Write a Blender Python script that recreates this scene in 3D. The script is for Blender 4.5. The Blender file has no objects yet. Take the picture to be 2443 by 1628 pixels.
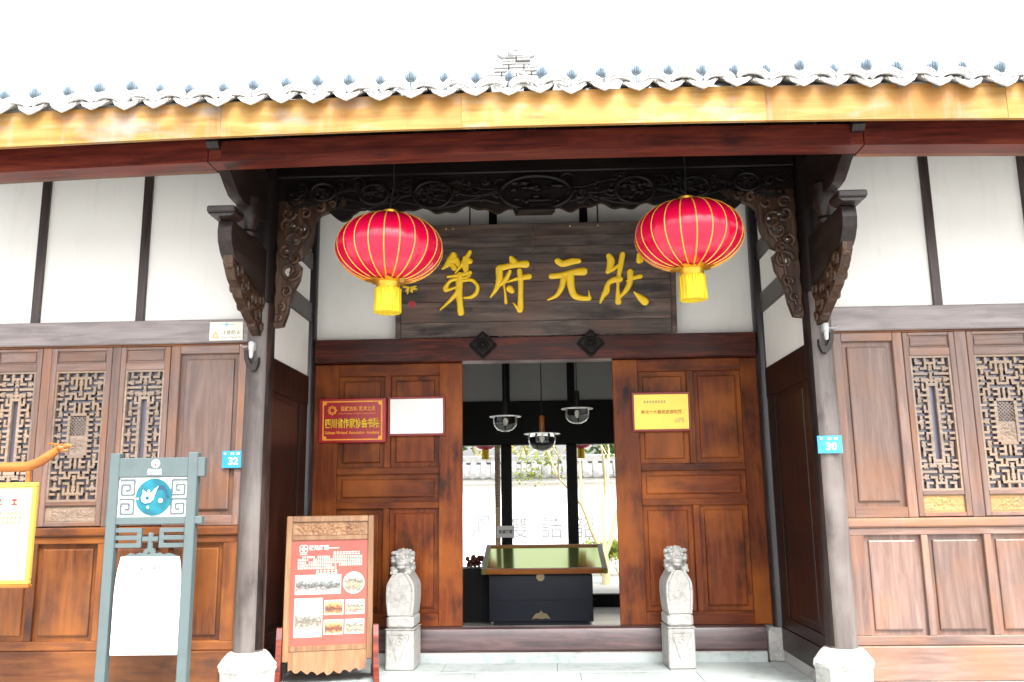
import bpy, bmesh, math, random
from mathutils import Vector, Matrix, Euler, noise
from mathutils.geometry import tessellate_polygon
R = math.radians
scene = bpy.context.scene
C = scene.collection
# ---------------------------------------------------------------- camera
FPX, CX, CY = 2058.0, 1221.5, 814.0
EYE = Vector((0.045, -6.7, 1.41))
yaw, pitch, roll = R(2.017), R(10.63), R(-0.715)
_r = Vector((math.cos(yaw), math.sin(yaw), 0))
_f = Vector((-math.sin(yaw) * math.cos(pitch), math.cos(yaw) * math.cos(pitch), math.sin(pitch)))
_u = _r.cross(_f)
RIGHT = _r * math.cos(roll) + _u * math.sin(roll)
UP = -_r * math.sin(roll) + _u * math.cos(roll)
cam = bpy.data.cameras.new('camera'); cam_o = bpy.data.objects.new('camera', cam); C.objects.link(cam_o)
cam.sensor_fit = 'HORIZONTAL'; cam.sensor_width = 36; cam.lens = FPX / 2443 * 36; cam.clip_end = 2000
m3 = Matrix((RIGHT, UP, -_f)).transposed()
cam_o.matrix_world = Matrix.Translation(EYE) @ m3.to_4x4()
scene.camera = cam_o
def ray(px, py):
    return RIGHT * ((px - CX) / FPX) - UP * ((py - CY) / FPX) + _f
def at(px, py, Y):
    d = ray(px, py); return EYE + d * ((Y - EYE.y) / d.y)
# ---------------------------------------------------------------- sky, sun, exposure
SUN_EL, SUN_AZ = R(56), R(22)          # azimuth: towards +X from straight behind the camera
w = bpy.data.worlds.new('World'); scene.world = w; w.use_nodes = True
nt = w.node_tree; bg = nt.nodes['Background']
sky = nt.nodes.new('ShaderNodeTexSky'); sky.sky_type = 'NISHITA'; sky.sun_disc = False
sky.sun_elevation = SUN_EL; sky.sun_rotation = math.pi - SUN_AZ
sky.air_density = 1.0; sky.dust_density = 6.0; sky.ozone_density = 1.0
hs = nt.nodes.new('ShaderNodeHueSaturation'); hs.inputs['Saturation'].default_value = 0.16
nt.links.new(sky.outputs[0], hs.inputs['Color']); nt.links.new(hs.outputs[0], bg.inputs['Color'])
bg.inputs['Strength'].default_value = 0.15
sl = bpy.data.lights.new('sun', 'SUN'); sl.energy = 1.4; sl.angle = R(18); sl.color = (1, .96, .9)
so = bpy.data.objects.new('sun', sl); C.objects.link(so)
sdir = Vector((math.sin(SUN_AZ) * math.cos(SUN_EL), -math.cos(SUN_AZ) * math.cos(SUN_EL), math.sin(SUN_EL)))
so.rotation_euler = sdir.to_track_quat('Z', 'Y').to_euler(); so.location = (3, -8, 12)
scene.view_settings.view_transform = 'Standard'; scene.view_settings.look = 'None'
scene.view_settings.exposure = 2.12; scene.view_settings.gamma = 1
# ---------------------------------------------------------------- materials
MATS = {}
def principled(name, rough=.6, metal=0., coat=0., spec=.5):
    m = bpy.data.materials.new(name); m.use_nodes = True; MATS[name] = m
    b = m.node_tree.nodes['Principled BSDF']
    b.inputs['Roughness'].default_value = rough; b.inputs['Metallic'].default_value = metal
    b.inputs['Coat Weight'].default_value = coat; b.inputs['Coat Roughness'].default_value = .25
    b.inputs['Specular IOR Level'].default_value = spec
    return m, m.node_tree, b
def plain(name, col, rough=.6, metal=0., coat=0., var=.12, scale=12., spec=.5):
    m, t, b = principled(name, rough, metal, coat, spec)
    tc = t.nodes.new('ShaderNodeTexCoord'); n = t.nodes.new('ShaderNodeTexNoise')
    n.inputs['Scale'].default_value = scale; n.inputs['Detail'].default_value = 6
    t.links.new(tc.outputs['Object'], n.inputs['Vector'])
    r = t.nodes.new('ShaderNodeValToRGB')
    r.color_ramp.elements[0].position = .3; r.color_ramp.elements[1].position = .7
    r.color_ramp.elements[0].color = [c * (1 - var) for c in col] + [1]
    r.color_ramp.elements[1].color = [min(1, c * (1 + var)) for c in col] + [1]
    t.links.new(n.outputs['Fac'], r.inputs['Fac']); t.links.new(r.outputs['Color'], b.inputs['Base Color'])
    return m
def wood(name, cols, axis='Z', rough=.42, coat=.25, fine=9., stain=(.02, .012, .008), stain_amt=.6, bump=.25, patch=None, patch_amt=.5, spec=.5):
    m, t, b = principled(name, rough, 0, coat, spec)
    N = t.nodes.new; L = t.links.new
    tc = N('ShaderNodeTexCoord'); oi = N('ShaderNodeObjectInfo')
    mul = N('ShaderNodeVectorMath'); mul.operation = 'MULTIPLY_ADD'
    rv = N('ShaderNodeCombineXYZ')
    for k in range(3): L(oi.outputs['Random'], rv.inputs[k])
    L(rv.outputs[0], mul.inputs[0]); mul.inputs[1].default_value = (37, 53, 71); L(tc.outputs['Object'], mul.inputs[2])
    mp = N('ShaderNodeMapping'); s = [fine] * 3; s['XYZ'.index(axis)] = fine * .09; mp.inputs['Scale'].default_value = s
    L(mul.outputs[0], mp.inputs['Vector'])
    n = N('ShaderNodeTexNoise'); n.inputs['Scale'].default_value = 2.2; n.inputs['Detail'].default_value = 7
    n.inputs['Roughness'].default_value = .62; n.inputs['Distortion'].default_value = .7
    L(mp.outputs[0], n.inputs['Vector'])
    r = N('ShaderNodeValToRGB'); cr = r.color_ramp
    cr.elements[0].position = .28; cr.elements[0].color = (*cols[0], 1)
    cr.elements[1].position = .74; cr.elements[1].color = (*cols[2], 1)
    e = cr.elements.new(.5); e.color = (*cols[1], 1)
    L(n.outputs['Fac'], r.inputs['Fac'])
    n2 = N('ShaderNodeTexNoise'); n2.inputs['Scale'].default_value = 4.2; n2.inputs['Detail'].default_value = 5; n2.inputs['Roughness'].default_value = .6
    mp2 = N('ShaderNodeMapping'); s2 = [1.6] * 3; s2['XYZ'.index(axis)] = .55; mp2.inputs['Scale'].default_value = s2
    L(mul.outputs[0], mp2.inputs['Vector']); L(mp2.outputs[0], n2.inputs['Vector'])
    r2 = N('ShaderNodeValToRGB'); r2.color_ramp.elements[0].position = .52; r2.color_ramp.elements[1].position = .72
    L(n2.outputs['Fac'], r2.inputs['Fac'])
    fm = N('ShaderNodeMath'); fm.operation = 'MULTIPLY'; fm.inputs[1].default_value = stain_amt; L(r2.outputs['Color'], fm.inputs[0])
    mx = N('ShaderNodeMix'); mx.data_type = 'RGBA'; L(fm.outputs[0], mx.inputs['Factor'])
    L(r.outputs['Color'], mx.inputs['A']); mx.inputs['B'].default_value = (*stain, 1)
    out = mx.outputs['Result']
    if patch:
        n3 = N('ShaderNodeTexNoise'); n3.inputs['Scale'].default_value = 1.7; n3.inputs['Detail'].default_value = 4
        L(mul.outputs[0], n3.inputs['Vector'])
        r3 = N('ShaderNodeValToRGB'); r3.color_ramp.elements[0].position = .45; r3.color_ramp.elements[1].position = .68
        L(n3.outputs['Fac'], r3.inputs['Fac'])
        f3 = N('ShaderNodeMath'); f3.operation = 'MULTIPLY'; f3.inputs[1].default_value = patch_amt; L(r3.outputs['Color'], f3.inputs[0])
        m3_ = N('ShaderNodeMix'); m3_.data_type = 'RGBA'; L(f3.outputs[0], m3_.inputs['Factor'])
        L(out, m3_.inputs['A']); m3_.inputs['B'].default_value = (*patch, 1); out = m3_.outputs['Result']
    hv = N('ShaderNodeHueSaturation'); vr = N('ShaderNodeMapRange'); vr.inputs['To Min'].default_value = .78; vr.inputs['To Max'].default_value = 1.2
    sep = N('ShaderNodeMath'); sep.operation = 'FRACT'; m7 = N('ShaderNodeMath'); m7.operation = 'MULTIPLY'; m7.inputs[1].default_value = 7.31
    L(oi.outputs['Random'], m7.inputs[0]); L(m7.outputs[0], sep.inputs[0]); L(sep.outputs[0], vr.inputs['Value']); L(vr.outputs[0], hv.inputs['Value'])
    L(out, hv.inputs['Color']); out = hv.outputs[0]
    L(out, b.inputs['Base Color'])
    rr = N('ShaderNodeMapRange'); rr.inputs['To Min'].default_value = rough - .1; rr.inputs['To Max'].default_value = rough + .18
    L(n.outputs['Fac'], rr.inputs['Value']); L(rr.outputs[0], b.inputs['Roughness'])
    bp = N('ShaderNodeBump'); bp.inputs['Strength'].default_value = bump; bp.inputs['Distance'].default_value = .004
    L(n.outputs['Fac'], bp.inputs['Height']); L(bp.outputs[0], b.inputs['Normal'])
    return m
def stone(name, c0, c1, scale=18., rough=.85, bump=.5, speck=None):
    m, t, b = principled(name, rough, 0, 0, .3)
    N = t.nodes.new; L = t.links.new
    tc = N('ShaderNodeTexCoord'); n = N('ShaderNodeTexNoise'); n.inputs['Scale'].default_value = scale; n.inputs['Detail'].default_value = 9; n.inputs['Roughness'].default_value = .68
    L(tc.outputs['Object'], n.inputs['Vector'])
    n2 = N('ShaderNodeTexNoise'); n2.inputs['Scale'].default_value = scale * .17; n2.inputs['Detail'].default_value = 4
    L(tc.outputs['Object'], n2.inputs['Vector'])
    ad = N('ShaderNodeMath'); ad.operation = 'ADD'; L(n.outputs['Fac'], ad.inputs[0]); L(n2.outputs['Fac'], ad.inputs[1])
    r = N('ShaderNodeValToRGB'); r.color_ramp.elements[0].position = .38 * 1.6; r.color_ramp.elements[0].color = (*c0, 1)
    r.color_ramp.elements[1].position = .72 * 1.6 if .72 * 1.6 < 1 else 1; r.color_ramp.elements[1].color = (*c1, 1)
    L(ad.outputs[0], r.inputs['Fac']); L(r.outputs['Color'], b.inputs['Base Color'])
    bp = N('ShaderNodeBump'); bp.inputs['Strength'].default_value = bump; bp.inputs['Distance'].default_value = .006
    L(n.outputs['Fac'], bp.inputs['Height']); L(bp.outputs[0], b.inputs['Normal'])
    return m
DOOR = dict(cols=[(.070, .012, .004), (.140, .028, .005), (.21, .052, .009)], stain=(.009, .003, .004), stain_amt=.97, patch=(.38, .105, .014), patch_amt=.6, rough=.38, coat=.0, spec=.22)
M_DOOR_V = wood('door_wood_upright', axis='Z', **DOOR)
M_DOOR_H = wood('door_wood_level', axis='X', **DOOR)
WING = dict(cols=[(.105, .056, .042), (.172, .104, .083), (.245, .162, .135)], stain=(.10, .074, .076), stain_amt=.55, patch=(.28, .11, .038), patch_amt=.55, rough=.38, coat=.2)
M_WING_V = wood('faded_wood_upright', axis='Z', **WING)
M_WING_H = wood('faded_wood_level', axis='X', **WING)
LOWW = dict(cols=[(.075, .022, .010), (.14, .044, .014), (.21, .074, .021)], stain=(.030, .016, .017), stain_amt=.85, patch=(.32, .105, .018), patch_amt=.55, rough=.4, coat=.08, spec=.35)
M_LOW_V = wood('russet_wood_upright', axis='Z', **LOWW)
M_LOW_H = wood('russet_wood_level', axis='X', **LOWW)
M_CARVE = wood('weathered_carved_wood', [(.17, .118, .09), (.27, .20, .155), (.36, .275, .225)], 'X', patch=(.38, .22, .09), patch_amt=.35, stain_amt=.35, stain=(.11, .08, .068), rough=.5, coat=.1)
M_BEAM = wood('greyed_beam_wood', [(.125, .102, .10), (.20, .168, .165), (.27, .232, .228)], 'X', stain=(.085, .068, .07), stain_amt=.55, rough=.4, coat=.22)
M_PURLIN = wood('dark_red_beam_wood', [(.035, .006, .005), (.12, .018, .011), (.22, .042, .02)], 'X', stain=(.014, .005, .007), stain_amt=.8, rough=.42, coat=.05, spec=.3)
M_LINTEL = wood('lintel_wood', [(.012, .003, .002), (.045, .008, .005), (.14, .026, .010)], 'X', stain=(.006, .003, .003), stain_amt=.8, rough=.36, coat=.03, spec=.28)
M_BLACK_H = wood('blackened_wood_level', [(.003, .002, .002), (.006, .0035, .003), (.014, .008, .007)], 'X', stain_amt=.3, rough=.42, coat=0, spec=.22)
M_BLACK_V = wood('blackened_wood_upright', [(.003, .002, .002), (.007, .004, .0035), (.016, .009, .007)], 'Z', stain_amt=.3, rough=.42, coat=0, spec=.22)
M_STUD = wood('grey_stud_wood', [(.018, .012, .012), (.040, .027, .025), (.075, .055, .05)], 'Z', stain_amt=.4, rough=.42, spec=.4)
M_BRACKET = wood('bracket_wood', [(.006, .003, .003), (.015, .008, .007), (.035, .021, .017)], 'Y', stain=(.09, .075, .07), stain_amt=.25, rough=.36, coat=.1, spec=.35)
M_SCROLL = wood('carved_bracket_wood', [(.016, .007, .004), (.045, .021, .011), (.12, .064, .036)], 'Z', stain=(.008, .004, .004), stain_amt=.7, rough=.4, coat=.1, spec=.35)
M_SIDE_V = wood('shaded_side_wall_wood', [(.004, .0015, .0015), (.014, .004, .003), (.040, .010, .006)], 'Z', stain=(.003, .002, .003), stain_amt=.8, rough=.35, coat=.08, spec=.28)  # near black: the recess's deep shade is put into the wood colour
M_COLUMN = wood('worn_column_paint', [(.050, .038, .034), (.098, .080, .074), (.145, .122, .113)], 'Z', stain=(.022, .013, .011), stain_amt=.85, rough=.42, coat=.12, fine=6, patch=(.19, .17, .158), patch_amt=.55)
M_COLDARK = wood('dark_column_strip', [(.006, .003, .003), (.018, .009, .008), (.055, .03, .022)], 'Z', stain=(.20, .18, .17), stain_amt=.10, rough=.4, coat=.05, fine=8, spec=.25)
M_INNERCOL = wood('inner_column_paint', [(.006, .005, .006), (.018, .014, .016), (.055, .046, .05)], 'Z', stain_amt=.4, rough=.26, coat=.3)
M_FASCIA = wood('ochre_fascia_wood', [(.22, .10, .022), (.36, .195, .05), (.42, .28, .12)], 'X', stain=(.30, .245, .21), stain_amt=.95, patch=(.32, .135, .03), patch_amt=.8, rough=.6, coat=0, fine=7, spec=.25)
M_BOARD = wood('name_board_wood', [(.024, .017, .016), (.085, .063, .055), (.19, .142, .115)], 'X', stain=(.010, .008, .009), stain_amt=.95, patch=(.15, .07, .045), patch_amt=.55, rough=.5, coat=0, fine=7, spec=.3)
M_THRESH = wood('threshold_wood', [(.035, .018, .02), (.085, .045, .045), (.16, .09, .085)], 'X', stain=(.03, .016, .02), stain_amt=.5, rough=.3, coat=.4)
M_STANDW = wood('stand_wood', [(.17, .075, .03), (.27, .135, .06), (.36, .21, .11)], 'Z', stain=(.17, .10, .065), stain_amt=.5, rough=.4, coat=.15)
M_ORANGEW = wood('orange_varnish_wood', [(.24, .06, .006), (.35, .105, .010), (.42, .155, .022)], 'X', stain=(.25, .08, .015), stain_amt=.3, rough=.3, coat=.3)
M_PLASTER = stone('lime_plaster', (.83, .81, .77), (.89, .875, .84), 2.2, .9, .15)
def streaks(m, amt, col=(.42, .39, .35)):
    t = m.node_tree; b = t.nodes['Principled BSDF']; src = b.inputs['Base Color'].links[0].from_socket
    tc = t.nodes.new('ShaderNodeTexCoord'); mp = t.nodes.new('ShaderNodeMapping'); mp.inputs['Scale'].default_value = (7, 7, .55)
    n = t.nodes.new('ShaderNodeTexNoise'); n.inputs['Scale'].default_value = 1.6; n.inputs['Detail'].default_value = 8; n.inputs['Roughness'].default_value = .7
    t.links.new(tc.outputs['Object'], mp.inputs[0]); t.links.new(mp.outputs[0], n.inputs['Vector'])
    r = t.nodes.new('ShaderNodeValToRGB'); r.color_ramp.elements[0].position = .54; r.color_ramp.elements[1].position = .78
    f = t.nodes.new('ShaderNodeMath'); f.operation = 'MULTIPLY'; f.inputs[1].default_value = amt
    mx = t.nodes.new('ShaderNodeMix'); mx.data_type = 'RGBA'; mx.inputs['B'].default_value = (*col, 1)
    t.links.new(n.outputs['Fac'], r.inputs['Fac']); t.links.new(r.outputs['Color'], f.inputs[0]); t.links.new(f.outputs[0], mx.inputs['Factor'])
    t.links.new(src, mx.inputs['A']); t.links.new(mx.outputs['Result'], b.inputs['Base Color'])
streaks(M_PLASTER, .16); streaks(M_FASCIA, .55, (.30, .25, .22))
M_HALLPL = stone('dimmed_hall_plaster', (.36, .36, .35), (.44, .44, .43), 2.2, .9, .1)  # white plaster greyed, the dimness of the hall put into its colour
M_STONE = stone('pale_carved_stone', (.20, .195, .18), (.42, .41, .385), 26, .85, .6)
M_SLAB = stone('pale_paving_stone', (.20, .245, .24), (.40, .44, .43), 9, .5, .35)
M_TILE = stone('lime_washed_tile', (.24, .24, .235), (.52, .51, .49), 14, .8, .5)
M_OLDTILE = stone('grey_old_tile', (.075, .078, .08), (.21, .21, .205), 14, .85, .4)
M_FINIAL = stone('slate_blue_glaze', (.05, .078, .105), (.13, .17, .205), 30, .5, .3)
M_STREET = stone('street_stone', (.18, .18, .175), (.26, .26, .25), 3, .8, .2)
M_RED = plain('red_satin', (.60, .002, .045), .22, 0, .35, .06, 3, .45)
M_GOLD = plain('gold_foil', (.85, .47, .05), .28, .75, 0, .1, 20)
M_RIB = plain('gold_braid', (.88, .50, .06), .4, .2, 0, .05, 20)
M_TASSEL = plain('yellow_fringe', (.86, .66, .015), .7, 0, 0, .1, 60)
def crinkle(m, scale, strength, dist, cvar=None):
    t = m.node_tree; b = t.nodes['Principled BSDF']; tc = t.nodes.new('ShaderNodeTexCoord'); mp = t.nodes.new('ShaderNodeMapping'); mp.inputs['Scale'].default_value = scale
    n = t.nodes.new('ShaderNodeTexNoise'); n.inputs['Scale'].default_value = 1; n.inputs['Detail'].default_value = 5
    bp = t.nodes.new('ShaderNodeBump'); bp.inputs['Strength'].default_value = strength; bp.inputs['Distance'].default_value = dist
    t.links.new(tc.outputs['Object'], mp.inputs[0]); t.links.new(mp.outputs[0], n.inputs['Vector']); t.links.new(n.outputs['Fac'], bp.inputs['Height']); t.links.new(bp.outputs[0], b.inputs['Normal'])
    if cvar:
        r = t.nodes.new('ShaderNodeValToRGB'); r.color_ramp.elements[0].position = .35; r.color_ramp.elements[1].position = .6
        r.color_ramp.elements[0].color = (*cvar[0], 1); r.color_ramp.elements[1].color = (*cvar[1], 1); t.links.new(n.outputs['Fac'], r.inputs['Fac']); t.links.new(r.outputs['Color'], b.inputs['Base Color'])
crinkle(M_RED, (9, 9, 55), .35, .004)
crinkle(M_TASSEL, (90, 90, 4), .8, .006, ((.50, .28, .005), (.88, .68, .02)))
M_GILT = plain('gilded_lettering', (.95, .60, .01), .4, 0, .1, .05, 20)
M_TEALPAINT = stone('grey_green_paint', (.062, .084, .088), (.088, .115, .118), 4, .5, .05)
M_WHITEPL = plain('white_acrylic', (.84, .84, .82), .35, 0, .1, .02, 4)
M_CREAM = plain('cream_board', (.62, .52, .24), .45, 0, 0, .06, 5)
M_IVORY = plain('ivory_print', (.80, .76, .64), .45, 0, 0, .03, 5)
M_YELLOW = plain('yellow_painted_frame', (.58, .36, .05), .4, 0, .2, .06, 8)
M_TEAL = plain('teal_enamel', (.004, .115, .155), .3, 0, .2, .45, 9)
M_TEALD = plain('dark_teal_print', (.008, .05, .10), .4)
M_PALEBLUE = plain('pale_blue_print', (.24, .52, .62), .4)
M_CRIMSON = plain('crimson_lacquer', (.34, .006, .012), .28, 0, .4, .1, 6)
M_DKRED = plain('dark_red_frame', (.22, .012, .01), .35, 0, .3)
M_ORPRINT = plain('orange_print', (.86, .34, .03), .4)
M_BRASS = plain('brass_sheet', (.86, .64, .10), .34, .25, .1, .08, 3)
M_BROWNPRINT = plain('brown_print', (.48, .19, .03), .5)
M_BLUEPL = plain('blue_plate', (.035, .28, .42), .35, 0, .2, .06, 6)
M_SALMON = plain('red_poster', (.42, .075, .055), .32, 0, .25, .14, 4)
M_INK = plain('black_ink', (.02, .02, .025), .6)
M_GREYINK = plain('grey_ink', (.45, .46, .47), .7)
M_FAINT = plain('faint_print', (.12, .12, .11), .6)
M_WALLINK = plain('faded_wall_ink', (.17, .18, .19), .8)
M_REDINK = plain('red_ink', (.55, .03, .05), .6)
M_LACQ = plain('dark_blue_lacquer', (.004, .007, .018), .4, 0, 0, .2, 5, .35)
M_CABINET = plain('black_cabinet_paint', (.004, .004, .005), .5, 0, 0, .12, 12, .3)
M_METAL = plain('aged_brass', (.25, .20, .12), .4, .8)
M_IRON = plain('black_iron', (.02, .02, .02), .5, .3)
M_HALLFLOOR = stone('hall_tile', (.42, .41, .38), (.5, .49, .46), 4, .25, .05)
M_BARK = stone('pale_bark', (.34, .27, .13), (.50, .42, .24), 20, .9, .5)
M_HALLBLACK = plain('hall_shade_black', (.004, .0035, .0035), .6, 0, 0, .12, 12, .25)  # timbers near black, the darkness of the interior put into the colour
M_BAMBOO = plain('bamboo_strip', (.52, .40, .24), .5, 0, 0, .3, 40)
def leafmat(name, c):
    m = plain(name, c, .55, 0, 0, .35, 3)
    t = m.node_tree; b = t.nodes['Principled BSDF']; tr = t.nodes.new('ShaderNodeBsdfTranslucent')
    tr.inputs['Color'].default_value = (c[0] * 1.6, c[1] * 1.6, c[2], 1)
    ms = t.nodes.new('ShaderNodeMixShader'); ms.inputs[0].default_value = .35
    o = t.nodes['Material Output']
    t.links.new(b.outputs[0], ms.inputs[1]); t.links.new(tr.outputs[0], ms.inputs[2]); t.links.new(ms.outputs[0], o.inputs['Surface'])
    return m
M_LEAF = leafmat('yellow_green_leaf', (.16, .20, .025))
M_LEAFD = leafmat('deep_green_leaf', (.05, .10, .02))
def glassmat(name, col, rough=.02, trans=1.):
    m, t, b = principled(name, rough); b.inputs['Transmission Weight'].default_value = trans
    b.inputs['Base Color'].default_value = (*col, 1); b.inputs['IOR'].default_value = 1.45
    return m
M_GLASS = glassmat('clear_glass', (.95, .98, .97))
M_PANE, _t, _b = principled('window_glass', .16); _b.inputs['Base Color'].default_value = (.11, .105, .145, 1); _b.inputs['Specular IOR Level'].default_value = 1.0
M_DISPLAY, _t, _b = principled('green_reflection_glass', .10, .75); _b.inputs['Base Color'].default_value = (.44, .54, .14, 1)  # green courtyard reflection painted in as the glass colour
# ---------------------------------------------------------------- mesh builder
class MB:
    def __init__(s): s.v = []; s.f = []
    def add(s, vs, fs):
        o = len(s.v); s.v += [tuple(p) for p in vs]; s.f += [tuple(i + o for i in f) for f in fs]; return s
    def box(s, x0, x1, y0, y1, z0, z1, b=0.):
        if x1 < x0: x0, x1 = x1, x0
        if b <= 0:
            return s.add([(x, y, z) for x in (x0, x1) for y in (y0, y1) for z in (z0, z1)],
                         [(0, 1, 3, 2), (4, 6, 7, 5), (0, 4, 5, 1), (2, 3, 7, 6), (0, 2, 6, 4), (1, 5, 7, 3)])
        b = min(b, (x1 - x0) * .45, (y1 - y0) * .45, (z1 - z0) * .45)
        bm = bmesh.new(); bmesh.ops.create_cube(bm, size=1)
        for v in bm.verts: v.co = Vector(((x0 + x1) / 2 + v.co.x * (x1 - x0), (y0 + y1) / 2 + v.co.y * (y1 - y0), (z0 + z1) / 2 + v.co.z * (z1 - z0)))
        bmesh.ops.bevel(bm, geom=bm.edges[:], offset=b, segments=1, affect='EDGES')
        bm.verts.index_update()
        s.add([v.co[:] for v in bm.verts], [[v.index for v in f.verts] for f in bm.faces]); bm.free(); return s
    def prism(s, loops, fn, d0, d1):
        """loops: list of 2-D loops (outer then holes); fn(u, v, d) -> 3-D point."""
        if not isinstance(loops[0][0], (tuple, list)): loops = [loops]
        flat = [p for l in loops for p in l]; n = len(flat)
        tris = tessellate_polygon([[Vector((p[0], p[1], 0)) for p in l] for l in loops])
        vs = [fn(p[0], p[1], d0) for p in flat] + [fn(p[0], p[1], d1) for p in flat]
        fs = [tuple(t) for t in tris] + [tuple(i + n for i in reversed(t)) for t in tris]
        o = 0
        for l in loops:
            k = len(l)
            fs += [(o + i, o + (i + 1) % k, n + o + (i + 1) % k, n + o + i) for i in range(k)]; o += k
        return s.add(vs, fs)
    def tube(s, path, rad, n=8, flat=1., cap=True):
        P = [Vector(p) for p in path]
        if not isinstance(rad, (list, tuple)): rad = [rad] * len(P)
        vs = []; t0 = (P[1] - P[0]).normalized()
        nrm = t0.orthogonal().normalized()
        for i, p in enumerate(P):
            t = (P[min(i + 1, len(P) - 1)] - P[max(i - 1, 0)])
            if t.length < 1e-9: t = t0
            t = t.normalized()
            nrm = (nrm - t * nrm.dot(t)); nrm = nrm.normalized() if nrm.length > 1e-6 else t.orthogonal().normalized()
            bn = t.cross(nrm)
            for k in range(n):
                a = 2 * math.pi * k / n; vs.append(p + (nrm * math.cos(a) + bn * math.sin(a) * flat) * rad[i])
        fs = [(i * n + k, i * n + (k + 1) % n, (i + 1) * n + (k + 1) % n, (i + 1) * n + k) for i in range(len(P) - 1) for k in range(n)]
        if cap: fs += [tuple(range(n - 1, -1, -1)), tuple((len(P) - 1) * n + k for k in range(n))]
        return s.add(vs, fs)
    def lathe(s, prof, c=(0, 0, 0), n=24, mod=None, cap=True):
        vs = []
        for r, z in prof:
            for k in range(n):
                a = 2 * math.pi * k / n; rr = r * (mod(a, z) if mod else 1)
                vs.append((c[0] + rr * math.cos(a), c[1] + rr * math.sin(a), c[2] + z))
        m = len(prof)
        fs = [(i * n + k, i * n + (k + 1) % n, (i + 1) * n + (k + 1) % n, (i + 1) * n + k) for i in range(m - 1) for k in range(n)]
        if cap: fs += [tuple(range(n - 1, -1, -1)), tuple((m - 1) * n + k for k in range(n))]
        return s.add(vs, fs)
    def ball(s, c, r, n=10, m=6):
        if not isinstance(r, (tuple, list)): r = (r, r, r)
        vs = [(c[0], c[1], c[2] - r[2])]
        for i in range(1, m):
            t = math.pi * i / m - math.pi / 2
            for k in range(n):
                a = 2 * math.pi * k / n
                vs.append((c[0] + r[0] * math.cos(t) * math.cos(a), c[1] + r[1] * math.cos(t) * math.sin(a), c[2] + r[2] * math.sin(t)))
        vs.append((c[0], c[1], c[2] + r[2])); L = len(vs) - 1
        fs = [(0, 1 + (k + 1) % n, 1 + k) for k in range(n)]
        fs += [(1 + i * n + k, 1 + i * n + (k + 1) % n, 1 + (i + 1) * n + (k + 1) % n, 1 + (i + 1) * n + k) for i in range(m - 2) for k in range(n)]
        fs += [(1 + (m - 2) * n + k, 1 + (m - 2) * n + (k + 1) % n, L) for k in range(n)]
        return s.add(vs, fs)
    def relief(s, x0, x1, z0, z1, y, amp, nx, nz, seed, freq=14.):
        vs = []
        for i in range(nx + 1):
            for j in range(nz + 1):
                x = x0 + (x1 - x0) * i / nx; z = z0 + (z1 - z0) * j / nz
                e = min(1, 6 * min(i / nx, 1 - i / nx, j / nz * .6, (1 - j / nz) * .6) + .0)
                h = noise.ridged_multi_fractal(Vector((x * freq + seed * 7.3, z * freq, seed)), 1., 2., 3, .9, 2.) - .9
                vs.append((x, y - amp * max(-.6, min(1.2, h)) * e, z))
        return s.add(vs, [(i * (nz + 1) + j, (i + 1) * (nz + 1) + j, (i + 1) * (nz + 1) + j + 1, i * (nz + 1) + j + 1) for i in range(nx) for j in range(nz)])
    def xf(s, M):
        s.v = [tuple(M @ Vector(p)) for p in s.v]; return s
    def mesh(s, name, mat, smooth=0):
        me = bpy.data.meshes.new(name); me.from_pydata(s.v, [], s.f)
        bm = bmesh.new(); bm.from_mesh(me); bmesh.ops.recalc_face_normals(bm, faces=bm.faces[:]); bm.to_mesh(me); bm.free()
        if smooth:
            me.polygons.foreach_set('use_smooth', [True] * len(me.polygons)); me.set_sharp_from_angle(angle=R(smooth))
        me.materials.append(mat); return me
    def build(s, name, mat, parent=None, smooth=0, kind=None):
        o = bpy.data.objects.new(name, s.mesh(name, mat, smooth)); C.objects.link(o)
        if parent is not None: o.parent = parent
        if kind: o['kind'] = kind
        return o
def link(name, me, parent, loc=(0, 0, 0), rot=(0, 0, 0), scale=(1, 1, 1)):
    o = bpy.data.objects.new(name, me); C.objects.link(o); o.parent = parent
    o.location = loc; o.rotation_euler = rot; o.scale = scale; return o
def thing(name, label, cat, loc=(0, 0, 0), rot=(0, 0, 0), group=None):
    o = bpy.data.objects.new(name, None); C.objects.link(o); o.location = loc; o.rotation_euler = rot; o.empty_display_size = .1
    return tag(o, label, cat, group)
def tag(o, label, cat, group=None):
    o['label'] = label; o['category'] = cat
    if group: o['group'] = group
    return o
droop = lambda x: -.0042 * x * x
XZ = lambda u, v, d: (u, d, v)      # a profile seen from the front, depth along Y
YZ = lambda u, v, d: (d, u, v)      # a profile seen from the side, depth along X
def bowed(x0, x1, y0, y1, z0, z1):
    n = max(2, int((x1 - x0) / .35)); X = [x0 + (x1 - x0) * i / n for i in range(n + 1)]
    return MB().prism([(x, z0 + droop(x)) for x in X] + [(x, z1 + droop(x)) for x in reversed(X)], XZ, y0, y1)
def panel(x0, x1, z0, z1, yf, rec=.022, fld=.012, inset=.045, axis='front'):
    """recessed board with a chamfered raised field; yf = face of the surrounding frame"""
    m = MB(); a = min(inset, (x1 - x0) * .25, (z1 - z0) * .25); b = a + .014
    y0 = yf + rec; y1 = yf + rec - fld
    ring = lambda k, y: [(x0 + k, y, z0 + k), (x1 - k, y, z0 + k), (x1 - k, y, z1 - k), (x0 + k, y, z1 - k)]
    vs = ring(0, y0) + ring(a, y0) + ring(a + .004, y0 - fld * .8) + ring(b, y1)
    fs = []
    for q in range(3): fs += [(q * 4 + i, q * 4 + (i + 1) % 4, q * 4 + 4 + (i + 1) % 4, q * 4 + 4 + i) for i in range(4)]
    fs.append((12, 13, 14, 15)); m.add(vs, fs); return m
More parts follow.
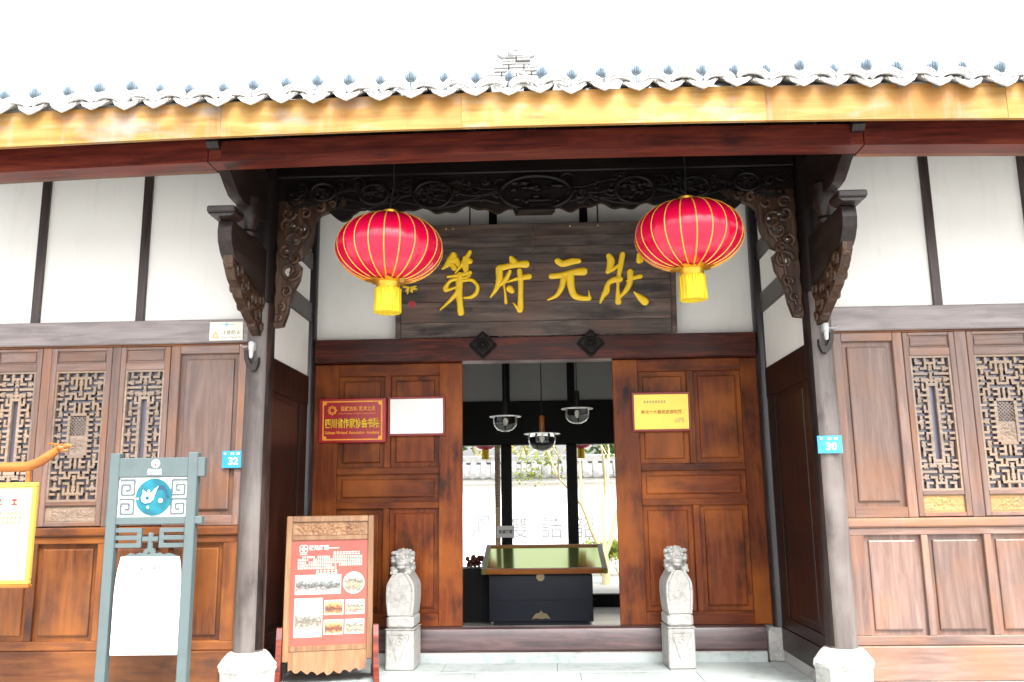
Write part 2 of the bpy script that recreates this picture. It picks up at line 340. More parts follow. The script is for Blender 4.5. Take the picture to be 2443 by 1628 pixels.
def text(name, body, width, height, M, mat, parent, depth=.002, bold=.0):
    cu = bpy.data.curves.new(name, 'FONT'); cu.body = body; cu.resolution_u = 2; cu.offset = bold; cu.extrude = .5
    o = bpy.data.objects.new(name, cu); C.objects.link(o); bpy.context.view_layer.update()
    me = bpy.data.meshes.new_from_object(o); C.objects.unlink(o); bpy.data.objects.remove(o); bpy.data.curves.remove(cu)
    xs = [v.co.x for v in me.vertices]; ys = [v.co.y for v in me.vertices]
    if not xs: return None
    cx, cy = (min(xs) + max(xs)) / 2, (min(ys) + max(ys)) / 2; sx = width / max(1e-6, max(xs) - min(xs)); sy = height / max(1e-6, max(ys) - min(ys))
    for v in me.vertices: v.co = M @ Vector(((v.co.x - cx) * sx, -v.co.z * depth - depth * .5, (v.co.y - cy) * sy))
    me.materials.clear(); me.materials.append(mat); me.update()
    o = bpy.data.objects.new(name, me); C.objects.link(o); o.parent = parent; return o
T = lambda x, y, z: Matrix.Translation((x, y, z))
def marks(name, x0, x1, z0, z1, rows, y, mat, parent, seed, indent=.1, last=.6, per=22, fill=.62):
    """rows of small print too fine to read"""
    rng = random.Random(seed); m = MB(); h = (z1 - z0) / rows
    for r in range(rows):
        n = per if r < rows - 1 else int(per * last)
        for k in range(2 if r == 0 else 0, n):
            if rng.random() < .08: continue
            x = x0 + (x1 - x0) * k / per; wd = (x1 - x0) / per * (.72 + .12 * rng.random()); zc = z1 - h * (r + .5)
            q = h * fill * .5
            m.box(x, x + wd, y - .0012, y, zc - q, zc - q * .45)
            m.box(x + wd * .1, x + wd * .9, y - .0012, y, zc + q * (.1 + .3 * rng.random()), zc + q)
            m.box(x + wd * .38, x + wd * .62, y - .0014, y, zc - q * .5, zc + q * .2)
    return m.build(name, mat, parent, 0, 'stuff')

# ================================================================ THE SETTING
def structure(o): o['kind'] = 'structure'; return o
structure(MB().box(-300, 300, -300, 300, -.9, -.14).build('ground', M_STREET))
plat = structure(MB().box(-4.95, 4.95, -.95, 1.42, -.13, -.03).build('platform', M_STONE))
rng = random.Random(3)
y = -.95
row = 0
for dy in (.45, .36, .36, .36, .42, .42):
    x = -4.95 - (row % 2) * .35
    while x < 4.95:
        x1 = min(x + .82 + rng.random() * .18, 4.95); x0 = max(x, -4.95)
        if x1 - x0 > .05: MB().box(x0 + .002, x1 - .002, y + .002, y + dy - .002, -.03, rng.uniform(-.002, .001), .004).build('paving_slab', M_SLAB, plat)
        x += .82 + rng.random() * .18
        if x1 >= 4.95: break
        x = x1
    y += dy; row += 1
hallf = structure(MB().box(-2.28, 2.28, 1.62, 4.95, -.1, .075).build('hall_floor', M_STONE))
for i in range(7):
    for j in range(5):
        MB().box(-2.275 + i * .65 + .002, -2.275 + i * .65 + .648, 1.63 + j * .65 + .002, 1.63 + j * .65 + .648, .075, .09, .003).build('floor_tile', M_HALLFLOOR, hallf)
structure(MB().box(-6, 6, 5.05, 10.88, -.14, .02).build('courtyard_paving', M_STREET))

# ================================================================ THE GATEHOUSE
G = thing('gatehouse', 'old timber gatehouse with recessed doorway, lattice windows and tiled eave', 'building')
HX = 4.95
def roofz(Y): return 3.92 + (Y + 1.42) * .42 if Y < 2.2 else 3.92 + 3.62 * .42 - (Y - 2.2) * .42
# --- columns
col_me = MB().lathe([(.112, .33), (.112, 1.2), (.106, 2.6), (.105, 3.02)], n=28).mesh('column', M_COLUMN, 40)
def base_mb():
    m = MB(); mod = lambda a, z: 1 / max(.924, math.cos(((a + math.pi / 8) % (math.pi / 4)) - math.pi / 8)) * .97
    m.lathe([(.215, 0), (.215, .03), (.195, .05), (.200, .20), (.212, .225), (.205, .262), (.17, .31), (.145, .335), (.125, .345)], n=32, mod=mod)
    for k in range(8):
        a = k * math.pi / 4
        for q in range(6):
            b = a - .33 + q * .132
            m.ball((.196 * math.cos(b), .196 * math.sin(b), .245), .016, 6, 4)
        m.box(-.05, .05, .198, .206, .07, .18, .004) if k == 99 else None
    return m
base_me = base_mb().mesh('column_base', M_STONE, 35)
for sx in (-1, 1):
    link('column', col_me, G, (2.2 * sx, 0, 0)); link('column_base', base_me, G, (2.2 * sx, 0, 0), (0, 0, R(22.5)))
    ix = -2.23 if sx < 0 else 2.155
    MB().lathe([(.078, .28), (.078, 5.0)], (ix, 1.5, 0), 24).build('inner_column', M_INNERCOL, G, 40)
    MB().box(ix - .04 * sx - .10, ix - .04 * sx + .10, 1.40, 1.60, 0, .27, .012).box(ix - .04 * sx - .085, ix - .04 * sx + .085, 1.41, 1.585, .265, .288, .006).build('column_base', M_STONE, G)
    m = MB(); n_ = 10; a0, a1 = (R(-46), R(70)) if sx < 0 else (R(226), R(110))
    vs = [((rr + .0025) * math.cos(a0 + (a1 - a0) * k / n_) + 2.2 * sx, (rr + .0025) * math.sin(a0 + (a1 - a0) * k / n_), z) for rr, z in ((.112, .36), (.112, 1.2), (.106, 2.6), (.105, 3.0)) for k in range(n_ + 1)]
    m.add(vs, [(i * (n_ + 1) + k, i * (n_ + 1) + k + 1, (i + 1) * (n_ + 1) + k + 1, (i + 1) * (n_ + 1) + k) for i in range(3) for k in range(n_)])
    m.build('dark_inner_face', M_COLDARK, G, 40)  # darker strip along the column's inner side
    link('column', col_me, G, (4.9 * sx, .02, 0))
# --- timber wings
def lattice(x0, x1, z0, z1, kind, seed):
    rng = random.Random(seed); nx, nz = (8, 24) if kind == 'C' else (10, 24)
    hx, hz = nx // 2, nz // 2
    gx = lambda i: x0 + (x1 - x0) * i / nx
    gz = lambda j: z0 + (z1 - z0) * j / nz
    if kind == 'C': slot = (hx - 1, 5)
    else: slot = (hx - 2, 8)
    si, sj = slot
    inside = lambda i, j: i > si and j > sj
    conn = {(i, j) for i in range(hx + 1) for j in range(hz + 1) if i == 0 or j == 0 or (i == si and j >= sj) or (j == sj and i >= si)}
    allq = {(i, j) for i in range(hx + 1) for j in range(hz + 1) if not inside(i, j)}
    edges = set(); left = allq - conn
    last = {}
    while left:
        cand = []
        for (i, j) in left:
            for dx, dy in ((1, 0), (-1, 0), (0, 1), (0, -1)):
                q = (i + dx, j + dy)
                if q in conn and q in allq:
                    wgt = 1 + 2 * (last.get(q) != (abs(dx), abs(dy)))
                    cand += [((i, j), q, (abs(dx), abs(dy)))] * wgt
        a, b, d = rng.choice(sorted(cand)); edges.add((min(a, b), max(a, b))); conn.add(a); left.discard(a); last[a] = d
    full = set()
    for (a, b) in edges:
        for fx in (0, 1):
            for fz in (0, 1):
                t = lambda p: (nx - p[0] if fx else p[0], nz - p[1] if fz else p[1])
                A, B = t(a), t(b); full.add((min(A, B), max(A, B)))
    m = MB(); bw = .0092
    def bar(i0, j0, i1, j1, wd=bw):
        if j0 == j1: m.box(gx(i0) - wd, gx(i1) + wd, .012, .040, gz(j0) - wd, gz(j0) + wd)
        else: m.box(gx(i0) - wd, gx(i0) + wd, .0145, .043, gz(j0) - wd, gz(j1) + wd)
    # merge runs
    hs_ = sorted([e for e in full if e[0][1] == e[1][1]], key=lambda e: (e[0][1], e[0][0]))
    vs_ = sorted([e for e in full if e[0][0] == e[1][0]], key=lambda e: (e[0][0], e[0][1]))
    def runs(es, k):
        out = []
        for e in es:
            if out and out[-1][1] == e[0]: out[-1] = (out[-1][0], e[1])
            else: out.append((e[0], e[1]))
        return out
    for a, b in runs(hs_, 0): bar(a[0], a[1], b[0], b[1])
    for a, b in runs(vs_, 1): bar(a[0], a[1], b[0], b[1])
    # frame of the slot / centre tablet
    bar(si, sj, nx - si, sj, .011); bar(si, nz - sj, nx - si, nz - sj, .011); bar(si, sj, si, nz - sj, .011); bar(nx - si, sj, nx - si, nz - sj, .011)
    if kind == 'B':
        X0, X1, Z0, Z1 = gx(si) + .012, gx(nx - si) - .012, gz(sj) + .012, gz(nz - sj) - .012
        zm = (Z0 + Z1) / 2
        m.relief(X0, X1, Z0, zm, .024, .012, 18, 14, seed, 40)
        k = 9
        for q in range(-k, k):
            for sgn in (1, -1):
                pts = []
                for s_ in range(0, 13):
                    u = X0 + (X1 - X0) * s_ / 12; v = zm + (q / k) * (Z1 - zm) * 1.6 + sgn * (u - X0) * 1.0
                    if zm < v < Z1: pts.append((u, .026 + .003 * sgn, v))
                if len(pts) > 1: m.tube(pts, .0035, 4)
    # carved leaves and rosettes on the fretwork
    spots = [(i_, j_) for i_ in (1, nx - 1) for j_ in (2, 4, 8, hz, nz - 8, nz - 4, nz - 2)] + [(hx, 2), (hx, nz - 2), (hx, 4), (hx, nz - 4)]
    for (i, j) in spots:
        m.ball((gx(i), .022, gz(j)), (.017, .012, .022), 8, 5)
        for a in range(4): m.ball((gx(i) + .014 * math.cos(a * 1.57 + .8), .018, gz(j) + .018 * math.sin(a * 1.57 + .8)), (.009, .008, .009), 6, 4)
    if kind == 'C':
        for zz in (gz(sj) - .028, gz(nz - sj) + .028):
            for q in range(-3, 4): m.ball((gx(hx) + q * .022, .02, zz + .006 * (q % 2) - .002 * abs(q)), (.014, .011, .014), 7, 4)
    else:
        for zz in (gz(1), gz(nz - 1)):
            for q in range(-2, 3): m.ball((gx(hx) + q * .024, .02, zz), (.015, .011, .015), 7, 4)
    return m
M_CARVEGOLD = wood('golden_carved_wood', [(.17, .10, .045), (.28, .17, .07), (.38, .25, .11)], 'X', patch=(.46, .24, .04), patch_amt=.6, stain_amt=.2, stain=(.10, .07, .05), rough=.5, coat=.1)
def window(x0, x1, kind, seed):
    root = MB().box(x0 + .01, x1 - .01, .075, .083, 1.29, 2.66).build('window', M_PANE, G)
    st = .042
    for a, b in ((x0, x0 + st), (x1 - st, x1)): MB().box(a, b, -.006, .05, 1.272, 2.676, .004).build('stile', M_WING_V, root)
    for a, b in ((2.652, 2.676), (2.492, 2.552), (1.43, 1.462), (1.272, 1.302)):
        MB().box(x0 + st, x1 - st, -.004, .05, a, b, .004).build('rail', M_WING_H, root)
    panel(x0 + st, x1 - st, 2.552, 2.652, -.004, .016, .010, .014).build('top_panel', M_WING_H, root)
    # inner moulding round the fretwork
    X0, X1, Z0, Z1 = x0 + st, x1 - st, 1.462, 2.492
    mo = MB(); t = .016
    mo.box(X0, X0 + t, .004, .045, Z0, Z1).box(X1 - t, X1, .004, .045, Z0, Z1).box(X0 + t, X1 - t, .0065, .045, Z0, Z0 + t).box(X0 + t, X1 - t, .0065, .045, Z1 - t, Z1)
    mo.build('moulding', M_CARVE, root)
    lattice(X0 + t, X1 - t, Z0 + t, Z1 - t, kind, seed).build('lattice', M_CARVE, root)
    cp = MB(); cp.relief(x0 + st + .012, x1 - st - .012, 1.312, 1.42, .012, .012, 30, 10, seed + 5, 34)
    cp.box(x0 + st, x1 - st, .014, .03, 1.302, 1.43).build('carved_panel', M_CARVEGOLD if x0 > 0 else M_CARVE, root)
    MB().box(X0 + .002, X1 - .002, .0505, .060, Z0, Z1).build('glass', M_PANE, root)
    return root
def wing(s, xs_win, posts, solid, cells, low_v, low_h):
    """s = -1 left, +1 right; x values are given unsigned"""
    sg = lambda a, b: (min(a * s, b * s), max(a * s, b * s))
    back = MB().box(*sg(2.29, HX), .10, .125, .1, 1.25).build('timber_wall', M_BLACK_V, G)
    for (a, b, k, sd) in xs_win: window(*sg(a, b), k, sd)
    for a, b in posts: MB().box(*sg(a, b), -.002, .06, 1.266, 2.68, .005).build('post', M_WING_V, back)
    for (a, b) in solid:
        x0, x1 = sg(a, b)
        MB().box(x0, x0 + .075, -.003, .06, 1.266, 2.68, .005).build('stile', M_WING_V, back)
        MB().box(x1 - .075, x1, -.003, .06, 1.266, 2.68, .005).build('stile', M_WING_V, back)
        for z0, z1 in ((2.615, 2.68), (1.266, 1.345)): MB().box(x0 + .075, x1 - .075, -.001, .06, z0, z1, .004).build('rail', M_WING_H, back)
        panel(x0 + .075, x1 - .075, 1.345, 2.615, -.002, .034, .020, .04).build('panel', M_WING_V, back)
    x0, x1 = sg(2.29, HX)
    MB().box(x0, x1, -.028, .07, 1.195, 1.264, .012).build('mid_rail', low_h if s < 0 else M_WING_H, back)
    MB().box(x0, x1, -.004, .06, 1.14, 1.194, .004).build('rail', low_h, back)
    MB().box(x0, x1, -.008, .06, .352, .42, .006).build('rail', low_h, back)
    MB().box(x0, x1, -.025, .06, .105, .350, .008).build('skirting', low_h, back)
    MB().box(x0, x1, -.05, .12, -.02, .104, .006).build('plinth', M_STONE, back)
    prev = 2.29
    for (a, b) in cells:
        MB().box(*sg(prev, a), -.003, .06, .42, 1.14, .004).build('stile', low_v, back)
        c, d = sg(a, b); panel(c, d, .42, 1.14, -.003, .034, .020, .036).build('panel', low_v, back); prev = b
    MB().box(*sg(prev, HX), -.003, .06, .42, 1.14, .004).build('stile', low_v, back)
    MB().box(x0, x1, -.035, .10, 2.695, 2.885, .008).build('tie_beam', M_BEAM, G)
    MB().box(x0, x1, .0, .06, 2.68, 2.696).build('under_beam_bead', M_LOW_H, back)  # thin russet strip closing the gap under the tie beam
wing(-1, [(2.925, 3.325, 'C', 11), (3.40, 3.89, 'B', 21), (3.97, 4.37, 'C', 11)], [(3.327, 3.398), (3.892, 3.968), (4.372, 4.44)], [(2.295, 2.921), (4.44, 4.93)],
     [(2.425, 2.855), (2.915, 3.355), (3.405, 3.875), (3.93, 4.40), (4.45, 4.85)], M_LOW_V, M_LOW_H)
wing(1, [(2.845, 3.238, 'C', 11), (3.335, 3.825, 'B', 21), (3.92, 4.315, 'C', 11)], [(3.24, 3.333), (3.827, 3.918), (4.317, 4.40)], [(2.30, 2.842), (4.40, 4.93)],
     [(2.42, 2.84), (2.89, 3.30), (3.354, 3.78), (3.83, 4.27), (4.33, 4.80)], M_WING_V, M_WING_H)
# --- plaster above the wings
for s, xs in ((-1, (3.2, 4.065)), (1, (3.15, 3.93))):
    edges = [2.25] + [v for x in xs for v in (x - .036, x + .036)] + [HX]
    for i in range(0, len(edges), 2):
        a, b = sorted((edges[i] * s, edges[i + 1] * s)); MB().box(a, b, .02, .10, 2.885, 4.42).build('plaster_panel', M_PLASTER, G)
    for x in xs: MB().box(x * s - .036, x * s + .036, -.004, .10, 2.885, 4.42, .004).build('stud', M_STUD, G)
# --- recess side walls
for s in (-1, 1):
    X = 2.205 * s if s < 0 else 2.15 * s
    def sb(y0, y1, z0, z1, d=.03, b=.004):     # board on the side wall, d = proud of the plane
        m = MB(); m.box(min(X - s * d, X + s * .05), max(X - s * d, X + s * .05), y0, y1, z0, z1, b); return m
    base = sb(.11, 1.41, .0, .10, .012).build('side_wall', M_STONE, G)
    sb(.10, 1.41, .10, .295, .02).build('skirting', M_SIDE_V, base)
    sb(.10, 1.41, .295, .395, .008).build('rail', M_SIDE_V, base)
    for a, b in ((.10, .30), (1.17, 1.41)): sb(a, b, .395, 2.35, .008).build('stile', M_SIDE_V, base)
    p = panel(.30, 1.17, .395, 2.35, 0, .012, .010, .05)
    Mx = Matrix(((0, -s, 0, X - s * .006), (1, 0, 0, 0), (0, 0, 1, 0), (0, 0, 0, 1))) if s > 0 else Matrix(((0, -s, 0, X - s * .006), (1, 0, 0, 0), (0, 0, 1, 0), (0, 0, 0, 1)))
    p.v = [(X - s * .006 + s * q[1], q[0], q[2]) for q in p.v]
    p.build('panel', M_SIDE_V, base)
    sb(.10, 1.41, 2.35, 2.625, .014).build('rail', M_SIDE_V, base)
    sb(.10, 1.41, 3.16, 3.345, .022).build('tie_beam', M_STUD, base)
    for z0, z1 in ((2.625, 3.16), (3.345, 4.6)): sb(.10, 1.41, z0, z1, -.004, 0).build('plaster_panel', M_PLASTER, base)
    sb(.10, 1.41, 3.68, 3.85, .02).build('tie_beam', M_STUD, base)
# --- door wall
MB().box(-2.155, 2.08, 1.44, 1.66, 2.755, 2.985, .01).build('lintel', M_LINTEL, G)
MB().box(-2.16, 2.08, 1.54, 1.62, 2.985, 5.0).build('plaster_panel', M_PLASTER, G)
for x in (-.42, .48):
    MB().box(x - .04, x + .04, 1.515, 1.54, 2.985, 5.0).build('stud', M_BLACK_V, G)
MB().box(-2.0, 2.0, 1.44, 1.66, .075, .085).build('sill_shim', M_STONE, G)
MB().box(-2.0, 2.0, 1.42, 1.70, -.02, .075, .006).build('stone_sill', M_SLAB, G)
tp = [(1.445, .11), (1.445, .24), (1.465, .285), (1.50, .30), (1.60, .30), (1.63, .28), (1.63, .085), (1.46, .085)]
MB().prism(tp, YZ, -2.08, 2.005).build('threshold', M_THRESH, G, 30)
def door(s):
    sg = lambda a, b: (min(a * s, b * s), max(a * s, b * s)); off = .73 if s < 0 else .715
    yf = 1.53
    root = MB().box(*sg(off + .01, 2.06), yf + .052, yf + .072, .31, 2.75).build('door_leaf', M_DOOR_V, G)
    for a, b in ((off, .955), (1.93, 2.165 if s < 0 else 2.09)): MB().box(*sg(a, b), yf, yf + .05, .303, 2.752, .005).build('stile', M_DOOR_V, root)
    for a, b in ((.303, .42), (1.372, 1.43), (1.692, 1.757), (2.635, 2.752)): MB().box(*sg(.955, 1.93), yf + .001, yf + .05, a, b, .004).build('rail', M_DOOR_H, root)
    for a, b in ((.42, 1.372), (1.757, 2.635)): MB().box(*sg(1.42, 1.48), yf + .001, yf + .05, a, b, .004).build('muntin', M_DOOR_V, root)
    for (a, b) in ((.955, 1.42), (1.48, 1.93)):
        for (z0, z1) in ((.42, 1.372), (1.757, 2.635)): panel(*sg(a, b), z0, z1, yf, .042, .024, .045).build('panel', M_DOOR_V, root)
    panel(*sg(.955, 1.93), 1.43, 1.692, yf, .042, .024, .045).build('panel', M_DOOR_H, root)
door(-1); door(1)
for x in (-.52, .51):      # carved diamond bosses on the lintel
    m = MB()
    for k, (r, d) in enumerate(((.135, 1.405), (.105, 1.385), (.075, 1.365))):
        m.prism([(x - r, 2.90), (x, 2.90 - r), (x + r, 2.90), (x, 2.90 + r)], XZ, 1.445, d)
    for k in range(12):
        a = k * math.pi / 6; m.ball((x + .045 * math.cos(a), 1.362, 2.90 + .045 * math.sin(a)), .016, 6, 4)
    for k in range(4):
        for q in range(5):
            f = (q + .5) / 5; a0 = k * math.pi / 2; p0 = Vector((math.cos(a0), math.sin(a0))) * .118; p1 = Vector((math.cos(a0 + 1.5708), math.sin(a0 + 1.5708))) * .118
            pp = p0.lerp(p1, f); m.ball((x + pp.x, 1.388, 2.90 + pp.y), .013, 6, 4)
    m.ball((x, 1.36, 2.90), .026, 8, 5)
    m.build('boss', M_BLACK_H, G, 30)
# --- front head beams, frieze and carved brackets
MB().box(-2.1, 2.1, -.07, .08, 4.05, 4.20, .01).build('head_beam', M_BLACK_H, G)
MB().box(-2.1, 2.1, -.05, .06, 4.20, 4.48).build('head_board', M_BLACK_H, G)
def spiral(cx, cz, r0, turns, a0, sgn=1, y=-.045, rad=.012, n=None, grow=1.):
    n = n or int(14 * turns); out = []
    for i in range(n + 1):
        t = i / n; a = a0 + sgn * t * turns * 2 * math.pi; r = r0 * (1 - .86 * t)
        out.append((cx + r * math.cos(a), y - .012 * t, cz + r * math.sin(a)))
    return out
rng = random.Random(8)
def frieze():
    N_ = 220; low = []
    for i in range(N_ + 1):
        x = -2.09 + 4.18 * i / N_; ax = abs(x)
        z = 3.765 + .022 * math.sin(ax * 15) - .03 * max(0, 1 - ax / .35) + .012 * math.sin(ax * 37)
        if ax < .17: z = 3.712
        if ax > 1.5: z = 3.79 - .10 * math.exp(-((ax - 1.56) / .10) ** 2) + .09 * min(1, max(0, (ax - 1.66) / .2)) - max(0, ax - 1.86) * .6
        low.append((x, z))
    root = MB().prism(low + [(2.09, 4.055), (-2.09, 4.055)], XZ, -.02, .03).build('frieze', M_BLACK_H, G)
    for s in (-1, 1):
        for k, (x, r, z) in enumerate(((.82, .115, 3.885), (1.30, .085, 3.90), (1.72, .075, 3.93))):
            m = MB(); ring = [(x * s + r * 1.35 * math.cos(a), -.045, z + r * math.sin(a)) for a in [q * math.pi / 12 for q in range(25)]]
            m.tube(ring, .017, 7, cap=False)
            for q in range(7): m.ball((x * s + rng.uniform(-.7, .7) * r, -.03, z + rng.uniform(-.6, .6) * r), (rng.uniform(.02, .04), .025, rng.uniform(.015, .03)), 8, 5)
            m.build('medallion', M_BLACK_H, root, 50)
        m = MB()
        for x in [.30 + .105 * k for k in range(17)]:
            for q in range(2):
                cx = (x + rng.uniform(-.03, .03)) * s; cz = rng.uniform(3.83, 4.0); r = rng.uniform(.035, .075)
                m.tube(spiral(cx, cz, r, rng.uniform(.8, 1.5), rng.uniform(0, 6.3), rng.choice((-1, 1)), -.03), rng.uniform(.009, .016), 6)
        for k in range(4):
            pts = []
            for i in range(15):
                t = i / 14; pts.append(((.28 + t * 1.7) * s, -.035, 3.80 + .05 * k + .035 * math.sin(t * 16 + k * 1.4)))
            m.tube(pts, .010, 6)
        m.build('scrollwork', M_BLACK_H, root, 50)
    m = MB()
    m.tube([(.02 + .29 * math.cos(a), -.05, 3.88 + .145 * math.sin(a)) for a in [q * math.pi / 16 for q in range(33)]], .02, 7, cap=False)
    m.box(-.13, .17, -.075, -.02, 3.712, 3.745, .004).box(-.10, .14, -.06, -.02, 3.80, 3.83, .004)
    for q in range(16): m.ball((.02 + rng.uniform(-.2, .2), -.04, 3.88 + rng.uniform(-.08, .09)), (rng.uniform(.02, .05), .028, rng.uniform(.012, .03)), 8, 5)
    m.build('cartouche', M_BLACK_H, root, 50)
frieze()
def wavy(pts, k=4, amp=.012):
    out = []; n = len(pts)
    for i in range(n):
        a, b = Vector(pts[i]), Vector(pts[(i + 1) % n]); d = (b - a); nn = Vector((d.y, -d.x)).normalized() if d.length > 0 else d
        steps = max(1, int(d.length / .035))
        for q in range(steps):
            t = q / steps; out.append(tuple(a + d * t + nn * amp * math.sin(t * math.pi * max(1, round(d.length / .09))) * (1 if d.length > .12 else 0)))
    return out
def queti(s):
    # carved corner bracket under the frieze beside the column
    pr = [(2.09, 3.86), (1.50, 3.86), (1.56, 3.80), (1.66, 3.775), (1.74, 3.745), (1.785, 3.70), (1.795, 3.62), (1.815, 3.50), (1.88, 3.38), (1.93, 3.36), (1.885, 3.31), (1.90, 3.20), (1.95, 3.10), (1.97, 3.03), (1.985, 2.93), (2.02, 2.82), (2.09, 2.81)]
    out = wavy([(x * s, z) for x, z in pr], amp=.006 * s)
    holes = []
    for (x, z, rx, rz) in ((1.88, 3.63, .04, .022), (1.99, 3.66, .045, .02), (1.95, 3.535, .055, .025), (2.01, 3.45, .035, .02), (1.89, 3.545, .02, .02), (2.0, 3.27, .035, .045), (2.02, 3.10, .022, .035)):
        holes.append([(s * (x + rx * math.cos(a) * (1 + .25 * math.sin(2 * a))), z + rz * math.sin(a)) for a in [q * math.pi / 6 for q in range(12)]])
    root = MB().prism([out] + holes, XZ, -.03, .03).build('corner_bracket', M_SCROLL, G)
    m = MB(); rg = random.Random(4)
    for (x, z, r, t, a) in ((1.97, 3.27, .085, 1.3, 0), (2.0, 3.10, .05, 1.2, 2), (1.90, 3.60, .075, 1.4, 1), (2.0, 3.66, .06, 1.2, 4), (1.94, 3.52, .07, 1.1, 3), (2.01, 3.44, .055, 1.3, 5), (1.86, 3.75, .05, 1.2, 2), (1.74, 3.80, .04, 1.2, 1), (1.64, 3.82, .03, 1.1, 3), (2.0, 3.75, .06, 1.3, 0), (1.95, 3.37, .045, 1.1, 1), (2.03, 2.97, .035, 1.2, 2), (2.045, 2.88, .03, 1.1, 4)):
        m.tube(spiral(x * s, z, r, t, a, s, -.040), [.019 - .010 * q / int(14 * t) for q in range(int(14 * t) + 1)], 7)
    m.tube([(1.83 * s, -.035, 3.72), (1.86 * s, -.04, 3.55), (1.95 * s, -.04, 3.38), (1.98 * s, -.04, 3.15), (2.05 * s, -.04, 2.86)], .011, 6)
    m.build('scrollwork', M_SCROLL, root, 50)
queti(-1); queti(1)
def arm(s):
    X = 2.2 * s
    # lower cantilever beam with bulging end
    pr = [(.10, 3.43), (-.80, 3.43), (-.87, 3.42), (-.885, 3.34), (-.87, 3.27), (-.82, 3.20), (-.77, 3.165), (-.55, 3.13), (-.30, 3.06), (.10, 3.0)]
    root = MB().prism(pr, YZ, X - .05, X + .05).build('cantilever_arm', M_BRACKET, G)
    m = MB().box(X - .10, X + .10, -.98, -.78, 3.452, 3.50, .008)
    m.prism([(X - .10, 3.452), (X + .10, 3.452), (X + .065, 3.428), (X - .065, 3.428)], XZ, -.96, -.80); m.build('cap_block', M_BRACKET, root)
    # carved spandrel below
    sp = [(.0, 3.05), (-.28, 3.10), (-.55, 3.155), (-.80, 3.19), (-.79, 3.13), (-.70, 3.03), (-.62, 2.99), (-.56, 2.93), (-.44, 2.88), (-.36, 2.84), (-.24, 2.79), (-.17, 2.75), (-.12, 2.73), (.0, 2.72)]
    holes = [[(y0 + ry * math.cos(a), z0 + rz * math.sin(a)) for a in [q * math.pi / 5 for q in range(10)]] for (y0, z0, ry, rz) in ((-.62, 3.08, .05, .03), (-.46, 3.02, .06, .035), (-.30, 2.97, .05, .04), (-.44, 2.94, .035, .025), (-.22, 2.87, .05, .035), (-.16, 3.0, .04, .03))]
    p2 = MB().prism([sp] + holes, YZ, X - .035, X + .035).build('carved_spandrel', M_SCROLL, G)
    m = MB(); 
    for side in (-1, 1):
        for (y0, z0, r, t, a) in ((-.66, 3.10, .06, 1.2, 0), (-.50, 3.03, .075, 1.3, 2), (-.33, 2.97, .07, 1.2, 4), (-.40, 2.90, .045, 1.1, 1), (-.22, 2.88, .07, 1.3, 3), (-.15, 3.0, .06, 1.2, 5), (-.12, 2.79, .04, 1.2, 0), (-.57, 3.0, .04, 1., 2)):
            m.tube([(X + side * .038 - side * .0, q[0], q[2]) for q in spiral(y0, z0, r, t, a, 1, 0)], .015, 6)
    for q in range(14):
        t = q / 13; m.ball((X, -.76 + t * .62, 3.115 - t * .37 + .015 * math.sin(q * 2.1)), (.042, .026, .024), 8, 5)
    m.build('scrollwork', M_SCROLL, p2, 50)
    # stub post on the arm and the upper serpentine arm that carries the purlin
    sq = lambda a, z: 1.0
    MB().lathe([(.085, 3.43), (.09, 3.46), (.06, 3.49), (.085, 3.54), (.095, 3.60), (.095, 3.74), (.075, 3.76)], (X, -.42, 0), 20).build('stub_post', M_BRACKET, G, 40)
    up = [(.10, 3.66), (-.50, 3.66), (-.62, 3.645), (-.74, 3.655), (-.83, 3.70), (-.90, 3.745), (-.97, 3.765), (-1.03, 3.79), (-1.08, 3.83), (-1.17, 3.845), (-1.20, 3.88), (-1.205, 3.93), (-1.18, 3.965), (-1.14, 3.965), (-1.0, 4.0), (-.8, 4.02), (.10, 4.10)]
    MB().prism(up, YZ, X - .042, X + .042).build('upper_arm', M_BRACKET, G, 25)
arm(-1); arm(1)
for s in (-1, 1):      # column tops in black, the deep shade there put into the colour
    MB().lathe([(.112, 3.0), (.112, 4.45)], (2.2 * s, 0, 0), 24).build('shaded_column_top', M_BLACK_V, G, 40)
# --- eave purlin, fascia, soffit
for x0, x1 in ((-HX, -2.247), (-2.153, 2.153), (2.247, HX)):
    bowed(x0, x1, -1.14, -.985, 3.775, 3.926 if abs(x0 + x1) < 1 else 3.962).build('eave_purlin', M_PURLIN, G)
for s in (-1, 1):
    a, b = sorted((2.26 * s, HX * s)); bowed(a, b, -.975, -.90, 3.79, 3.83).build('batten', M_LOW_H, G)
    bowed(min(2.24 * s, 2.06 * s), max(2.24 * s, 2.06 * s), -1.139, -.986, 3.777, 3.916).build('purlin_joint', M_PURLIN, G)
xs = [-HX, -3.55, -2.05, -.45, 1.52, 3.05, HX]
for a, b in zip(xs[:-1], xs[1:]):
    bowed(a + .0005, b - .0005, -1.435 - .003 * (xs.index(a) % 2), -1.405, 3.825, 4.065).build('fascia_board', M_FASCIA, G)
m = MB()
roof = MB().prism([(-1.402, 3.99), (2.2, roofz(2.2) + .07), (5.95, roofz(5.95) + .07), (5.95, roofz(5.95)), (2.2, roofz(2.2)), (-1.40, 3.93)], YZ, -HX - .1, HX + .1).build('roof', M_BLACK_H, G)
for k in range(23):
    x = -4.84 + k * .44
    r = MB(); r.prism([(-1.39, 3.85), (2.15, roofz(2.15) - .08), (2.15, roofz(2.15) - .002), (-1.39, 3.928)], YZ, x - .035, x + .035); r.build('rafter', M_BLACK_H, roof)
